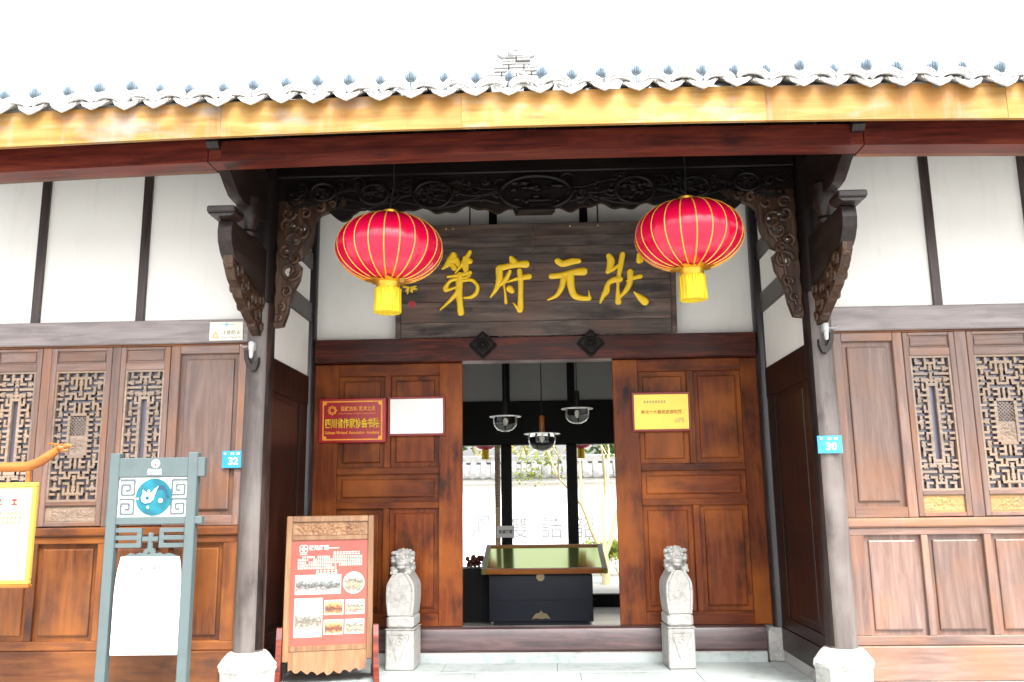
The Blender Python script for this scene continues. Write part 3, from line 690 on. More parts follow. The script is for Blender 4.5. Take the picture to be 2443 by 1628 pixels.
# --- eave tiles
SL = math.atan(.42)
def arch(r, t, a0, a1, n):
    return [(r * math.cos(a), r * math.sin(a)) for a in [a0 + (a1 - a0) * i / n for i in range(n + 1)]] + [((r - t) * math.cos(a), (r - t) * math.sin(a)) for a in [a1 + (a0 - a1) * i / n for i in range(n + 1)]]
PITCH = .2115
def cap_mesh():
    m = MB(); fl = .62; dz = -.030
    A = lambda r, t, a0, a1: [(x, z * fl + dz) for x, z in arch(r, t, R(a0), R(a1), 12)]
    m.prism(A(.094, .020, 14, 166), lambda u, v, d: (u, d, v + d * .42), -.0, .30)
    m.prism(A(.101, .016, 12, 168), lambda u, v, d: (u, d, v + d * .42 + .010), .07, .36)
    m.prism(A(.106, .016, 12, 168), lambda u, v, d: (u, d, v + d * .42 + .020), .15, .42)
    fan = [(.104 * math.cos(a), .100 * math.sin(a) * fl + dz) for a in [R(8) + R(164) * i / 14 for i in range(15)]] + [(-.086, -.014 + dz), (-.058, .010 + dz), (-.03, .020 + dz), (0, .022 + dz), (.03, .020 + dz), (.058, .010 + dz), (.086, -.014 + dz)]
    m.prism(fan, lambda u, v, d: (u, d - v * .25, v), -.020, .0)
    for q in range(9):
        a = R(34 + q * 14); m.ball((.080 * math.cos(a), -.026, .066 * math.sin(a) * fl + dz + .004), (.008, .005, .006), 6, 4)
    m.tube([(.098 * math.cos(a), -.022, .094 * math.sin(a) * fl + dz) for a in [R(14) + R(152) * i / 12 for i in range(13)]], .004, 5)
    return m
def drip_mesh():
    m = MB(); a = [(-.10, .022), (-.06, .0), (0, -.012), (.06, .0), (.10, .022)]
    pl = a + [(x, z - .012) for x, z in reversed(a)]
    m.prism(pl, lambda u, v, d: (u, d, v + d * .42), .0, .40)
    lip = [(-.088, .024), (-.05, .004), (0, -.006), (.05, .004), (.088, .024), (.084, -.002), (.066, -.026), (.046, -.038), (.024, -.052), (0, -.064), (-.024, -.052), (-.046, -.038), (-.066, -.026), (-.084, -.002)]
    m.prism(lip, lambda u, v, d: (u, d + v * .35, v), -.014, .0)
    m.tube([(x * .86, -.014 + z * .35, z * .80 - .004) for x, z in lip[5:]], .004, 5)
    m.ball((0, -.016, -.030), (.015, .007, .012), 8, 4)
    for q in (-1, 1): m.ball((q * .035, -.014, -.016), (.012, .006, .007), 7, 4)
    return m
def finial_mesh():
    m = MB(); m.lathe([(.018, -.03), (.012, .05), (.010, .085), (.018, .095)], n=10)
    m.lathe([(.014, .092), (.028, .100), (.034, .116), (.035, .134), (.029, .152), (.014, .162)], n=28, mod=lambda a, z: 1 + .14 * math.cos(14 * a))
    m.ball((.0, 0, .166), (.011, .011, .009), 8, 5); m.tube([(.014, 0, .09), (.038, 0, .10), (.043, 0, .13)], .005, 5)
    return m
M_CAP = cap_mesh().mesh('cap_tile', M_TILE, 35); M_DRIP = drip_mesh().mesh('drip_tile', M_TILE, 35); M_FIN = finial_mesh().mesh('tile_finial', M_FINIAL, 40)
rng = random.Random(5)
N_T = 46
for k in range(N_T):
    x = -4.80 + k * PITCH + rng.uniform(-.008, .008)
    sag = droop(x) + .010 * math.sin(x * 1.3) + rng.uniform(-.006, .006)
    link('cap_tile', M_CAP, roof, (x + PITCH / 2, -1.475 + rng.uniform(-.015, .01), 4.112 + sag), (rng.uniform(-.05, .05), rng.uniform(-.10, .10) + .05, rng.uniform(-.10, .10)))
    link('drip_tile', M_DRIP, roof, (x, -1.468 + rng.uniform(-.012, .008), 4.078 + sag), (rng.uniform(-.06, .06), rng.uniform(-.07, .07), rng.uniform(-.08, .08)))
    if rng.random() < .97: link('tile_finial', M_FIN, roof, (x + rng.uniform(-.006, .006), -1.43, 4.075 + sag + rng.uniform(-.012, .02)), (rng.uniform(-.08, .05), rng.uniform(-.10, .14), rng.uniform(-.4, .4)), [rng.uniform(.80, .98)] * 3)
m = MB()
for k in range(N_T):
    x = -4.80 + (k + .5) * PITCH
    a = arch(.088, .02, R(15), R(165), 6)
    m.prism([(u + x, v * .6) for u, v in a], lambda u, v, d: (u, d, v + roofz(d) + .10), -1.12, 2.2)
m.build('tile_rows', M_TILE, roof, 0, 'stuff')
MB().prism([(-1.40, 4.07), (2.2, roofz(2.2) + .11), (5.95, roofz(5.95) + .11), (5.95, roofz(5.95) + .072), (2.2, roofz(2.2) + .072), (-1.40, 4.01)], YZ, -HX - .12, HX + .12).build('tile_bed', M_TILE, roof)
# --- ridge and its stacked ornament
zr = roofz(2.2) + .1
MB().box(-HX, HX, 2.08, 2.32, zr, zr + .28, .02).build('ridge', M_OLDTILE, roof)
orn = MB().box(-.62, .26, 2.10, 2.30, zr + .28, zr + .34, .01).build('ridge_ornament', M_OLDTILE, roof)
ox = -.18; zb = zr + .34
rows = [(.40, .10), (.40, .05), (.33, .05), (.33, .05), (.25, .05), (.25, .05), (.16, .045), (.16, .045), (.12, .045)]
zz = zb
ztop = at(1237, 118, 2.2).z
hh = (ztop - .10 - zb); tot = sum(h for _, h in rows)
for hw, h in rows:
    h *= hh / tot; n = max(2, round(hw * 2 / .18)); 
    for q in range(n):
        a = ox - hw + 2 * hw * q / n; b = ox - hw + 2 * hw * (q + 1) / n
        MB().box(a + .004, b - .004, 2.13 + rng.uniform(-.01, .01), 2.27, zz + .003, zz + h - .003, .006).build('brick', M_OLDTILE, orn)
    zz += h
m = MB()
for s in (-1, 1): m.tube([(ox + s * .06, 2.2, zz - .01), (ox + s * .13, 2.2, zz - .005), (ox + s * .19, 2.2, zz + .02), (ox + s * .225, 2.2, zz + .06)], [.035, .03, .02, .006], 8)
m.box(ox - .09, ox + .09, 2.13, 2.27, zz - .02, zz + .045, .01).lathe([(.05, .04), (.06, .06), (.035, .085), (.02, .10)], (ox, 2.2, zz), 14)
m.build('cap', M_OLDTILE, orn)
m = MB(); zc = at(1237, 195, 2.12).z
for s in (-1, 1):
    m.tube([(ox + s * .17 * math.sin(a), 2.11, zc - .06 + .17 * math.cos(a)) for a in [q * .26 for q in range(7)]], .014, 6)
    m.tube([(ox + s * .01, 2.105, zc + .08), (ox + s * .05, 2.105, zc + .02), (ox + s * .14, 2.105, zc - .03)], .011, 6)
m.build('arch_motif', M_TILE, orn)
# --- hall inside
for s in (-1, 1):
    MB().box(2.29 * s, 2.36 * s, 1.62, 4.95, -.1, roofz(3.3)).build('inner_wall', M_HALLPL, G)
    MB().box(HX * s, (HX + .1) * s, .1, 4.95, -.14, 4.6).build('end_light_block', M_PLASTER, G)  # unseen end wall, added to stop light leaking into the wings
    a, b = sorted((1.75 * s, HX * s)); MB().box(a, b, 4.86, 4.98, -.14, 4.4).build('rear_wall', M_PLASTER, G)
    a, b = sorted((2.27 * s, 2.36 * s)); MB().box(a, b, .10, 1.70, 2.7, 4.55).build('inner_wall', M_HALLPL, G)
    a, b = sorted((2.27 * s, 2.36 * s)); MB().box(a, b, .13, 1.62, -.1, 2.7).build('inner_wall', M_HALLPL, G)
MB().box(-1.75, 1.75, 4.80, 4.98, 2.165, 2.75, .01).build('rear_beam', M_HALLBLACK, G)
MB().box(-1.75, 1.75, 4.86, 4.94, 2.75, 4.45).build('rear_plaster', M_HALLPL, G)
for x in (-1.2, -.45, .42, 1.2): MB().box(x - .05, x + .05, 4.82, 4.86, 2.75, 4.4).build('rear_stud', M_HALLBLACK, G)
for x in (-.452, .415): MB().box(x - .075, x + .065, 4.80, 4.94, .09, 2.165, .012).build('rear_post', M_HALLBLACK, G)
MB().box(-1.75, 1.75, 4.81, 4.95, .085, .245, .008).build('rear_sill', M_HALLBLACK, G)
for x0, x1 in ((-2.0, -.745), (.72, 2.0)):
    pass

# ================================================================ NAME BOARD
LEAN = math.atan(.14 / 1.09)
NB = thing('name_board', 'large dark plank name board with four gilded brushed characters over the doorway', 'name board', (-.013, 1.425, 2.988), (LEAN, 0, 0))
bpy.context.view_layer.update()
NBI = NB.matrix_world.inverted()
zs = [0, .14, .335, .52, .70, .86, .965, 1.085]
for a, b in zip(zs[:-1], zs[1:]): MB().box(-1.30, 1.30, .0, .028, a + .0012, b - .0012, .003).build('plank', M_BOARD, NB)
for x0, x1 in ((-1.35, -1.3015), (1.3015, 1.35)): MB().box(x0, x1, -.008, .03, 0, 1.085, .004).build('batten', M_BOARD, NB)
MB().box(-.02, .0, -.006, .0, .62, 1.08, .002).build('batten_strip', M_BOARD, NB)
for x in (-1.0, -.85, -.78, .35, .62): MB().lathe([(.009, 0), (.006, .007), (.002, .009)], n=8).xf(T(x, -.0, 1.05) @ Matrix.Rotation(R(90), 4, 'X')).build('nail', M_BRASS, NB)
def onboard(px, py):
    d = ray(px, py); n = NB.matrix_world.to_3x3() @ Vector((0, 1, 0)); p0 = NB.matrix_world.translation
    q = EYE + d * ((p0 - EYE).dot(n) / d.dot(n)); return NBI @ q
def smooth(pts, k=5):
    P = [Vector(p) for p in pts]
    if len(P) == 2: P = [P[0], P[0].lerp(P[1], .5), P[1]]
    out = []
    for i in range(len(P) - 1):
        p0, p1, p2, p3 = P[max(i - 1, 0)], P[i], P[i + 1], P[min(i + 2, len(P) - 1)]
        for q in range(k):
            t = q / k
            out.append(.5 * ((2 * p1) + (p2 - p0) * t + (2 * p0 - 5 * p1 + 4 * p2 - p3) * t * t + (3 * p1 - p0 - 3 * p2 + p3) * t ** 3))
    out.append(P[-1]); return out
def strokes(name, conv, scale, lst, parent, mat, depth=.016):
    m = MB()
    for si, st in enumerate(lst):
        pts = smooth([(x, y, wd) for x, y, wd in st]); L = []
        for p in pts:
            q = conv(p.x, p.y); L.append((q.x, q.z, max(.004, p.z * scale)))
        left, right = [], []
        n = len(L)
        path = [Vector((a, 0, b)) for a, b, _ in L]; rad = [c for *_, c in L]
        # rounded ends
        d0 = (path[0] - path[1]).normalized(); d1 = (path[-1] - path[-2]).normalized()
        path = [path[0] + d0 * rad[0] * .8, path[0] + d0 * rad[0] * .4] + path + [path[-1] + d1 * rad[-1] * .4, path[-1] + d1 * rad[-1] * .8]
        rad = [rad[0] * .5, rad[0] * .88] + rad + [rad[-1] * .88, rad[-1] * .5]
        vs = []; k = 7
        for i, p in enumerate(path):
            t = (path[min(i + 1, len(path) - 1)] - path[max(i - 1, 0)]).normalized(); nn = Vector((-t.z, 0, t.x))
            for q in range(k):
                a = math.pi * q / (k - 1); vs.append(p + nn * rad[i] * math.cos(a) + Vector((0, -(depth + .0007 * si) * math.sin(a) ** .6 if 0 < q < k - 1 else 0.0, 0)))
        fs = [(i * k + q, i * k + q + 1, (i + 1) * k + q + 1, (i + 1) * k + q) for i in range(len(path) - 1) for q in range(k - 1)]
        fs += [tuple(range(k)), tuple((len(path) - 1) * k + q for q in range(k))]
        m.add(vs, fs)
    return m.build(name, mat, parent, 60)
cv1 = lambda x, y: onboard(740 + x * .23799, 480 + y * .23799)
cv2 = lambda x, y: onboard(1240 + x * .26144, 440 + y * .26144)
PX = 1 / 255.0
s1 = .23799 * PX * .62; s2 = .26144 * PX * .60
strokes('character', cv1, s1, [
    [(1435, 545, 62), (1415, 590, 75), (1375, 635, 50), (1325, 680, 18)], [(1400, 600, 55), (1460, 595, 62), (1490, 650, 30)], [(1420, 640, 40), (1445, 675, 50)],
    [(1600, 510, 34), (1570, 565, 44), (1520, 640, 30), (1455, 720, 14)], [(1560, 580, 62), (1605, 605, 50)], [(1550, 620, 70), (1560, 690, 50)],
    [(1380, 760, 22), (1490, 742, 34), (1605, 718, 36)], [(1605, 718, 30), (1570, 765, 26), (1450, 785, 30), (1395, 810, 30), (1352, 885, 44), (1420, 880, 22), (1500, 845, 30)],
    [(1530, 800, 26), (1620, 792, 30), (1676, 850, 32), (1668, 915, 38), (1620, 960, 32), (1545, 970, 18)],
    [(1500, 745, 60), (1490, 900, 62), (1500, 1020, 52), (1510, 1120, 60)], [(1475, 915, 40), (1400, 1000, 30), (1305, 1090, 12)]], NB, M_GILT)
strokes('character', cv1, s1, [
    [(2015, 570, 40), (2040, 615, 75)], [(1890, 675, 55), (2000, 650, 50), (2090, 635, 55), (2165, 632, 66)],
    [(1895, 680, 62), (1895, 790, 58), (1865, 880, 40), (1806, 966, 12)], [(2003, 705, 30), (1950, 800, 44), (1880, 860, 14)], [(1942, 835, 16), (1955, 930, 20), (1962, 1020, 30)],
    [(1975, 812, 14), (2080, 778, 34), (2195, 755, 52)], [(2098, 700, 46), (2110, 820, 46), (2108, 960, 46), (2105, 1090, 50), (2080, 1075, 30), (2035, 1022, 10)], [(2000, 880, 60), (2025, 905, 44)]], NB, M_GILT)
strokes('character', cv2, s2, [
    [(345, 700, 50), (395, 725, 52), (470, 705, 55), (540, 700, 40)], [(285, 840, 44), (380, 830, 46), (480, 805, 50), (585, 795, 66)],
    [(400, 850, 52), (385, 930, 46), (340, 1010, 34), (258, 1054, 16)], [(462, 840, 62), (470, 940, 58), (500, 1015, 52), (570, 1040, 42), (635, 1040, 40)], [(635, 1040, 34), (634, 1000, 14), (628, 968, 5)]], NB, M_GILT)
strokes('character', cv2, s2, [
    [(815, 655, 48), (832, 700, 62), (815, 770, 46), (800, 800, 36)], [(808, 795, 34), (860, 770, 30), (900, 735, 18)], [(938, 640, 44), (920, 740, 44), (905, 830, 34), (895, 940, 26), (900, 1075, 50)],
    [(915, 865, 52), (850, 875, 46), (805, 910, 40), (790, 975, 54), (765, 1010, 40), (735, 1080, 20)], [(975, 882, 12), (1030, 858, 30), (1100, 840, 40)],
    [(1008, 800, 52), (1005, 890, 46), (975, 960, 42), (920, 1025, 22)], [(1045, 985, 14), (1095, 1030, 50), (1145, 1072, 64)], [(1078, 640, 20), (1095, 690, 66)]], NB, M_GILT)
strokes('signature', cv1, s1, [[(935, 860, 14), (985, 870, 22), (960, 905, 12)], [(985, 880, 16), (975, 930, 12)], [(1010, 870, 20), (1060, 855, 14)], [(1005, 905, 12), (1030, 880, 24), (1068, 885, 12)], [(1030, 860, 12), (1020, 915, 14)]], NB, M_GILT, .006)
q0, q1 = cv1(985, 1070), cv1(1060, 1000)
m = MB(); 
for i in range(5):
    for j in range(5):
        if (i * 7 + j * 3 + i * j) % 4 != 0: m.box(q0.x + (q1.x - q0.x) * i / 5, q0.x + (q1.x - q0.x) * (i + .8) / 5, -.003, .0, q0.z + (q1.z - q0.z) * j / 5, q0.z + (q1.z - q0.z) * (j + .8) / 5)
m.build('seal', M_REDINK, NB)
m = MB()
for s in (-1, 1): m.tube([(s * .62, .02, 1.08), (s * .62, .06, 1.25), (s * .62, .10, 1.55)], .008, 6)
m.build('hanging_chain', M_IRON, NB)

# ================================================================ LANTERNS
def lantern(label, loc, tilt):
    root = thing('festival_lantern', label, 'lantern', loc, tilt, 'red lanterns under the eave')
    NR = 22; prof = []
    for i in range(25):
        t = -1 + 2 * i / 24; a = t * math.pi / 2 * .94; prof.append((.405 * math.cos(a) ** .92, .262 * math.sin(a)))
    MB().lathe(prof, (0, 0, 0), NR * 6, lambda a, z: 1 - .011 * (abs(math.cos(a * NR / 2)) ** 3)).build('shade', M_RED, root, 60)
    rib = MB(); pts = []
    for i in range(23):
        a = (-1 + 2 * i / 22) * math.pi / 2 * .94; pts.append((.402 * math.cos(a) ** .92, 0, .262 * math.sin(a)))
    rme = rib.tube(pts, .0052, 5).mesh('rib', M_RIB, 60)
    for k in range(NR): link('rib', rme, root, (0, 0, 0), (0, 0, 2 * math.pi * k / NR + .1))
    MB().lathe([(.062, .250), (.064, .293), (.058, .296)], n=24).build('top_collar', M_GOLD, root, 40)
    MB().lathe([(.10, -.245), (.092, -.26), (.088, -.315), (.094, -.322)], n=32).build('collar', M_GOLD, root, 40)
    m = MB(); N_ = 60; vs = []
    for k in range(N_):
        a = 2 * math.pi * k / N_; ro = .155 + .022 * math.cos(8 * a)
        zf = lambda r: -.262 * math.sin(math.acos(min(1, (r / .405) ** (1 / .92)))) - .008
        for r in (.09, .12, ro): vs.append((r * math.cos(a), r * math.sin(a), zf(r) - (.0 if r < .15 else .004)))
    fs = [(k * 3 + q, ((k + 1) % N_) * 3 + q, ((k + 1) % N_) * 3 + q + 1, k * 3 + q + 1) for k in range(N_) for q in range(2) if not (q == 1 and k % 8 in (3,))]
    m.add(vs, fs)
    m.build('scalloped_trim', M_GOLD, root, 60)
    MB().lathe([(.088, -.305), (.100, -.315), (.101, -.40), (.105, -.488), (.10, -.495), (.05, -.48)], n=96, mod=lambda a, z: 1 + .018 * math.sin(48 * a)).build('fringe', M_TASSEL, root, 60)
    ztop = roofz(loc[1]) - loc[2]
    MB().tube([(0, 0, .293), (.0, 0, .36), (.02, .02, .52), (0, 0, ztop)], .006, 6).build('cord', M_IRON, root)
    return root
lantern('round red lantern with gold ribs hanging above the crimson and white plaques', (-1.095, -.45, 3.312), (R(1), R(1.0), .12))
lantern('round red lantern with gold ribs hanging above the gold plaque', (1.160, -.45, 3.362), (R(1), R(-2.0), .3))

# ================================================================ PLAQUES
def frame_mb(w, h, t, y0, y1, b=.004):
    m = MB(); m.box(-w / 2, w / 2, y0, y1, h / 2 - t, h / 2, b).box(-w / 2, w / 2, y0, y1, -h / 2, -h / 2 + t, b)
    m.box(-w / 2, -w / 2 + t, y0 + .0015, y1, -h / 2 + t, h / 2 - t, b).box(w / 2 - t, w / 2, y0 + .0015, y1, -h / 2 + t, h / 2 - t, b); return m
P1 = thing('wall_plaque', 'crimson lacquer plaque with gold border and Chinese lettering on the door leaf', 'plaque', (-1.782, 1.506, 2.205), (R(3), 0, 0))
MB().box(-.325, .325, -.012, .02, -.212, .212, .006).build('board', M_CRIMSON, P1)
m = MB(); t = .012
m.box(-.288, .288, -.0145, -.012, .175, .187).box(-.288, .288, -.0145, -.012, -.187, -.175).box(-.288, -.276, -.0145, -.012, -.175, .175).box(.276, .288, -.0145, -.012, -.175, .175)
for sx in (-1, 1):
    for sz in (-1, 1): m.prism([(sx * .276, sz * .175), (sx * .246, sz * .175), (sx * .252, sz * .151), (sx * .276, sz * .146)], XZ, -.0142, -.012)
m.build('border', M_ORPRINT, P1)
m = MB()
for k in range(2):
    a0 = k * math.pi / 4; pts = [(-.195 + .044 * math.cos(a0 + q * math.pi / 2), -.014, .098 + .044 * math.sin(a0 + q * math.pi / 2)) for q in range(5)]
    m.tube(pts, .0045, 5)
m.tube([(-.195 + .02 * x, -.014, .098 + .02 * z) for x, z in ((-1, -1), (1, -1), (1, 1), (-1, 1), (-1, -1))], .004, 5)
m.build('emblem', M_ORPRINT, P1)
text('lettering', '百庭古城 艺术之灵', .335, .046, T(.055, -.013, .114), M_ORPRINT, P1, .002, .02)
text('lettering', 'A city of antiquity, a tradition of literary function', .355, .015, T(.045, -.013, .066), M_ORPRINT, P1, .002, .01)
text('lettering', '四川省作家协会书院', .52, .098, T(.0, -.013, -.025), M_TASSEL, P1, .003, .02)
text('lettering', "Sichuan Writers' Association  Academy", .525, .038, T(0, -.013, -.118), M_ORPRINT, P1, .002, .02)
P2 = thing('wall_plaque', 'blank glossy white plaque in a dark red frame on the door leaf', 'plaque', (-1.166, 1.506, 2.237), (R(3), 0, 0))
frame_mb(.55, .375, .022, -.012, .02).build('frame', M_DKRED, P2); MB().box(-.255, .255, -.006, .018, -.167, .167).build('board', M_WHITEPL, P2)
P3 = thing('wall_plaque', 'gold metal plaque with brown Chinese lettering in a dark red frame', 'plaque', (1.163, 1.506, 2.242), (R(3), 0, 0))
frame_mb(.555, .372, .022, -.012, .02).build('frame', M_DKRED, P3); MB().box(-.2565, .2565, -.006, .018, -.165, .165).build('board', M_BRASS, P3)
text('lettering', '南充十大最美旅游院落', .385, .040, T(.0, -.007, -.002), M_BROWNPRINT, P3, .002, .012)
marks('small_print', -.22, .05, .083, .107, 1, -.0065, M_METAL, P3, 8, per=10, last=1, fill=.9)
marks('small_print', .12, .215, -.105, -.055, 3, -.0062, M_METAL, P3, 4, per=7, last=1, fill=.6)

# ================================================================ NUMBER PLATES, WARNING SIGN
def number_plate(num, label, loc, rot):
    r = thing('number_plate', label, 'number plate', loc, rot)
    m = MB(); vs = []; W, H = .178, .132
    for i in range(9):
        for j in range(5):
            u = -1 + i / 4; v = -1 + j / 2; vs.append((u * W / 2, -.004 - .010 * (1 - u * u) * 1 - (.006 if u > .7 and v < -.4 else 0), v * H / 2))
    m.add(vs, [(i * 5 + j, (i + 1) * 5 + j, (i + 1) * 5 + j + 1, i * 5 + j + 1) for i in range(8) for j in range(4)])
    m.box(-W / 2 + .002, W / 2 - .002, -.002, .004, -H / 2 + .002, H / 2 - .002)
    m.build('plate', M_BLUEPL, r, 40)
    text('numeral', num, .078, .058, T(.008, -.0135, -.014), M_WHITEPL, r, .003, .02)
    marks('street_name', -.045, .06, .035, .053, 1, -.0135, M_WHITEPL, r, 5, per=7, last=1, fill=.9)
    MB().lathe([(.009, 0), (.009, .002)], n=14).xf(T(-.062, -.012, .044) @ Matrix.Rotation(R(90), 4, 'X')).build('emblem', M_WHITEPL, r)
number_plate('32', 'blue enamel house number plate reading 32 beside the column', (-2.375, -.012, 1.77), (0, 0, R(-4)))
number_plate('30', 'blue enamel house number plate reading 30 on the round column', (2.188, -.114, 1.812), (0, 0, R(-6)))
r = thing('warning_sign', 'small cream fire warning sign with yellow triangle on the tie beam', 'sign', (-2.468, -.041, 2.785))
MB().box(-.135, .135, -.004, .006, -.075, .075, .002).build('board', M_IVORY, r)
MB().prism([[(-.115, -.055), (-.055, -.055), (-.085, .0)], [(-.100, -.047), (-.085, -.018), (-.070, -.047)]], XZ, -.0055, -.004).build('triangle', M_YELLOW, r)
text('lettering', '注意防火', .155, .036, T(.04, -.004, -.012), M_FAINT, r, .001)
text('lettering', 'Fire Hazard', .15, .014, T(.04, -.004, -.05), M_FAINT, r, .001)
MB().prism([(-.02, .055), (0, .035), (.02, .055), (0, .068)], XZ, -.0055, -.004).box(-.06, -.024, -.005, -.004, .05, .056).box(.024, .06, -.005, -.004, .05, .056).build('emblem', M_PALEBLUE, r)

# ================================================================ COLUMN FITTINGS
M_LAMPGREY = plain('grey_white_plastic', (.42, .43, .43), .4)
def fitting(label, s, loc):
    r = thing('flag_holder', label, 'wall fitting', loc, (0, 0, 0), 'white lamps with horn brackets on the columns')
    MB().box(-.021, .021, -.045, .03, .005, .075, .008).build('lamp_box', M_LAMPGREY, r)
    MB().lathe([(.009, -.06), (.015, -.05), (.018, -.015), (.018, .01)], (.004 * s, -.04, 0), 14).build('bulb', M_LAMPGREY, r, 40)
    cres = [(-.055, .02), (-.052, -.06), (-.03, -.125), (.005, -.16), (.04, -.15), (.06, -.10), (.062, -.05), (.045, -.075), (.02, -.105), (-.0, -.10), (-.018, -.06), (-.026, -.005)]
    MB().prism([(x * s, z) for x, z in cres], XZ, -.035, .01).build('horn_bracket', M_BRACKET, r, 30)
    MB().tube([(-s * .02, -.01, .04), (-s * .09, .06, .05), (-s * .13, .09, .07)], .006, 6).build('cable', M_LAMPGREY, r)
fitting('small white lamp over a horn bracket on the column near the plate 32', 1, (-2.222, -.125, 2.60))
fitting('small white lamp over a horn bracket on the column bearing plate 30', -1, (2.215, -.125, 2.66))

# ================================================================ GREY INFORMATION STAND
S = thing('information_stand', 'grey-green timber information stand with teal emblem and hanging white panel', 'information stand', (-2.755, -.50, 0))
ox_ = 2.755
for (xt0, xt1) in ((-3.105, -3.035), (-2.53, -2.46)):
    MB().box(xt0 + ox_, xt1 + ox_, 0, .075, 0, 1.80, .006).build('post', M_TEALPAINT, S)
MB().box(-.36, .345, .012, .062, 1.625, 1.765, .005).build('top_rail', M_TEALPAINT, S)
MB().box(-.36, .345, .012, .062, 1.29, 1.345, .005).build('lower_rail', M_TEALPAINT, S)
pn = MB().box(-.28, .225, .028, .045, 1.345, 1.625).build('emblem_panel', M_WHITEPL, S)
for sx in (-1, 1):
    for zz0 in (1.365, 1.50):
        m = MB(); cx = -.0275 + sx * .19; u = .0075; y0 = .022; fl = 1 if zz0 > 1.45 else 1
        def hb(a, b, z): m.box(cx + sx * a, cx + sx * b, y0, .028, z - u, z + u)
        def vb(a, z0, z1): m.box(cx + sx * a - u, cx + sx * a + u, y0 + .0008, .028, z0, z1)
        H_ = .105; zt = zz0 + H_
        hb(-.052, .055, zt); vb(-.052, zz0, zt); hb(-.052, .040, zz0); vb(.040, zz0, zt - .032); hb(-.02, .040, zt - .032); vb(-.02, zz0 + .032, zt - .032); hb(-.02, .012, zz0 + .032)
        m.build('fret', M_TEALPAINT, pn)
dz = 1.484; dx = -.018
m = MB().lathe([(.131, 0), (.131, .012)], n=48); m.xf(T(dx, .027, dz) @ Matrix.Rotation(R(90), 4, 'X')); disc = m.build('emblem_disc', M_TEAL, pn, 40)
def flat(name, pts, mat, d=.002, y=.0148, par=None): return MB().prism([(dx + a, dz + b) for a, b in pts], XZ, y - d, y + .001).build(name, mat, par or pn)
sc_ = .128 / 222.
E_ = lambda L: [((x - 1432) * sc_, (560 - y) * sc_) for x, y in L]
flat('swirl', E_([(1255, 560), (1285, 500), (1290, 450), (1350, 490), (1400, 490), (1440, 440), (1500, 410), (1560, 420), (1600, 470), (1610, 530), (1645, 585), (1600, 575), (1585, 520), (1560, 480), (1500, 470), (1460, 520), (1440, 590), (1400, 640), (1330, 660), (1275, 630)]), M_TEALD, .001)
flat('swirl', E_([(1272, 560), (1290, 520), (1292, 465), (1345, 505), (1400, 505), (1445, 455), (1495, 420), (1470, 480), (1448, 540), (1440, 590), (1395, 630), (1330, 640), (1285, 615)]), M_PALEBLUE, .0026)
for (x, y, r_) in ((1370, 485, 14), (1235, 580, 14), (1525, 605, 27), (1370, 685, 15)):
    MB().lathe([(r_ * sc_, 0), (r_ * sc_, .003)], n=16).xf(T(dx + (x - 1432) * sc_, .0152, dz + (560 - y) * sc_) @ Matrix.Rotation(R(90), 4, 'X')).build('dot', M_WHITEPL, pn)
MB().lathe([(20 * sc_, 0), (20 * sc_, .004)], n=16).xf(T(dx + (1358 - 1432) * sc_, .0135, dz + (560 - 572) * sc_) @ Matrix.Rotation(R(90), 4, 'X')).build('dot', M_TEALD, pn)
m = MB().lathe([(.030, 0), (.030, .004)], n=24); m.xf(T(-.014, .012, 1.722) @ Matrix.Rotation(R(90), 4, 'X')); lg = m.build('logo', M_WHITEPL, S, 40)
MB().prism([(-.020, 1.735), (-.002, 1.742), (.0, 1.735), (-.010, 1.722), (-.004, 1.703), (-.020, 1.706), (-.024, 1.716), (-.014, 1.722), (-.012, 1.731)], XZ, .0065, .008).build('logo_swirl', M_REDINK, S)
text('lettering', '阆中古城', .098, .032, T(-.018, .011, 1.668), M_WHITEPL, S, .003, .03)
MB().box(-.067, .031, .009, .012, 1.644, 1.648).build('logo_line', M_WHITEPL, S)
m = MB(); u = .016
for sx in (-1, 1):
    cx = -.0275
    for z in (1.25, 1.197, 1.143): m.box(cx + sx * .255, cx + sx * .065, .022, .052, z - u, z + u, .002)
    m.box(cx + sx * .098, cx + sx * .064, .0235, .050, 1.143, 1.25, .002)
m.box(-.085, .03, .021, .051, 1.172, 1.205, .002)
m.build('fretwork', M_TEALPAINT, S)
hg = MB().box(-.046, -.009, .019, .054, 1.09, 1.232, .010)
hg.prism([[(-.0275 + .044 * math.cos(a), 1.085 + .044 * math.sin(a)) for a in [q * math.pi / 10 for q in range(20)]], [(-.0275 + .02 * math.cos(a), 1.075 + .018 * math.sin(a)) for a in [q * math.pi / 6 for q in range(12)]]], XZ, .022, .049)
hg.build('hanger', M_TEALPAINT, S)
wv = [(-.225, 1.06), (-.19, 1.077), (-.165, 1.09), (-.13, 1.078), (-.10, 1.092), (-.06, 1.085), (.005, 1.085), (.045, 1.092), (.075, 1.078), (.11, 1.09), (.145, 1.077), (.185, 1.06)]
MB().prism(wv + [(.185, 1.04), (-.225, 1.04)], XZ, .020, .050).build('cloud_edge', M_TEALPAINT, S)
wb = [(-.222, 1.066), (.196, 1.066), (.208, 1.02), (.216, .96), (.220, .88), (.220, .40), (-.255, .40), (-.255, .80), (-.25, .90), (-.24, .98)]
hp = MB().prism(wb, XZ, .008, .0185).build('hanging_panel', M_WHITEPL, S)
text('heading', '状元府第', .12, .026, T(-.02, .0078, .985), M_FAINT, hp, .001, .02)
marks('small_print', -.215, .195, .835, .95, 4, .0078, M_FAINT, hp, 9, per=26, fill=.5)

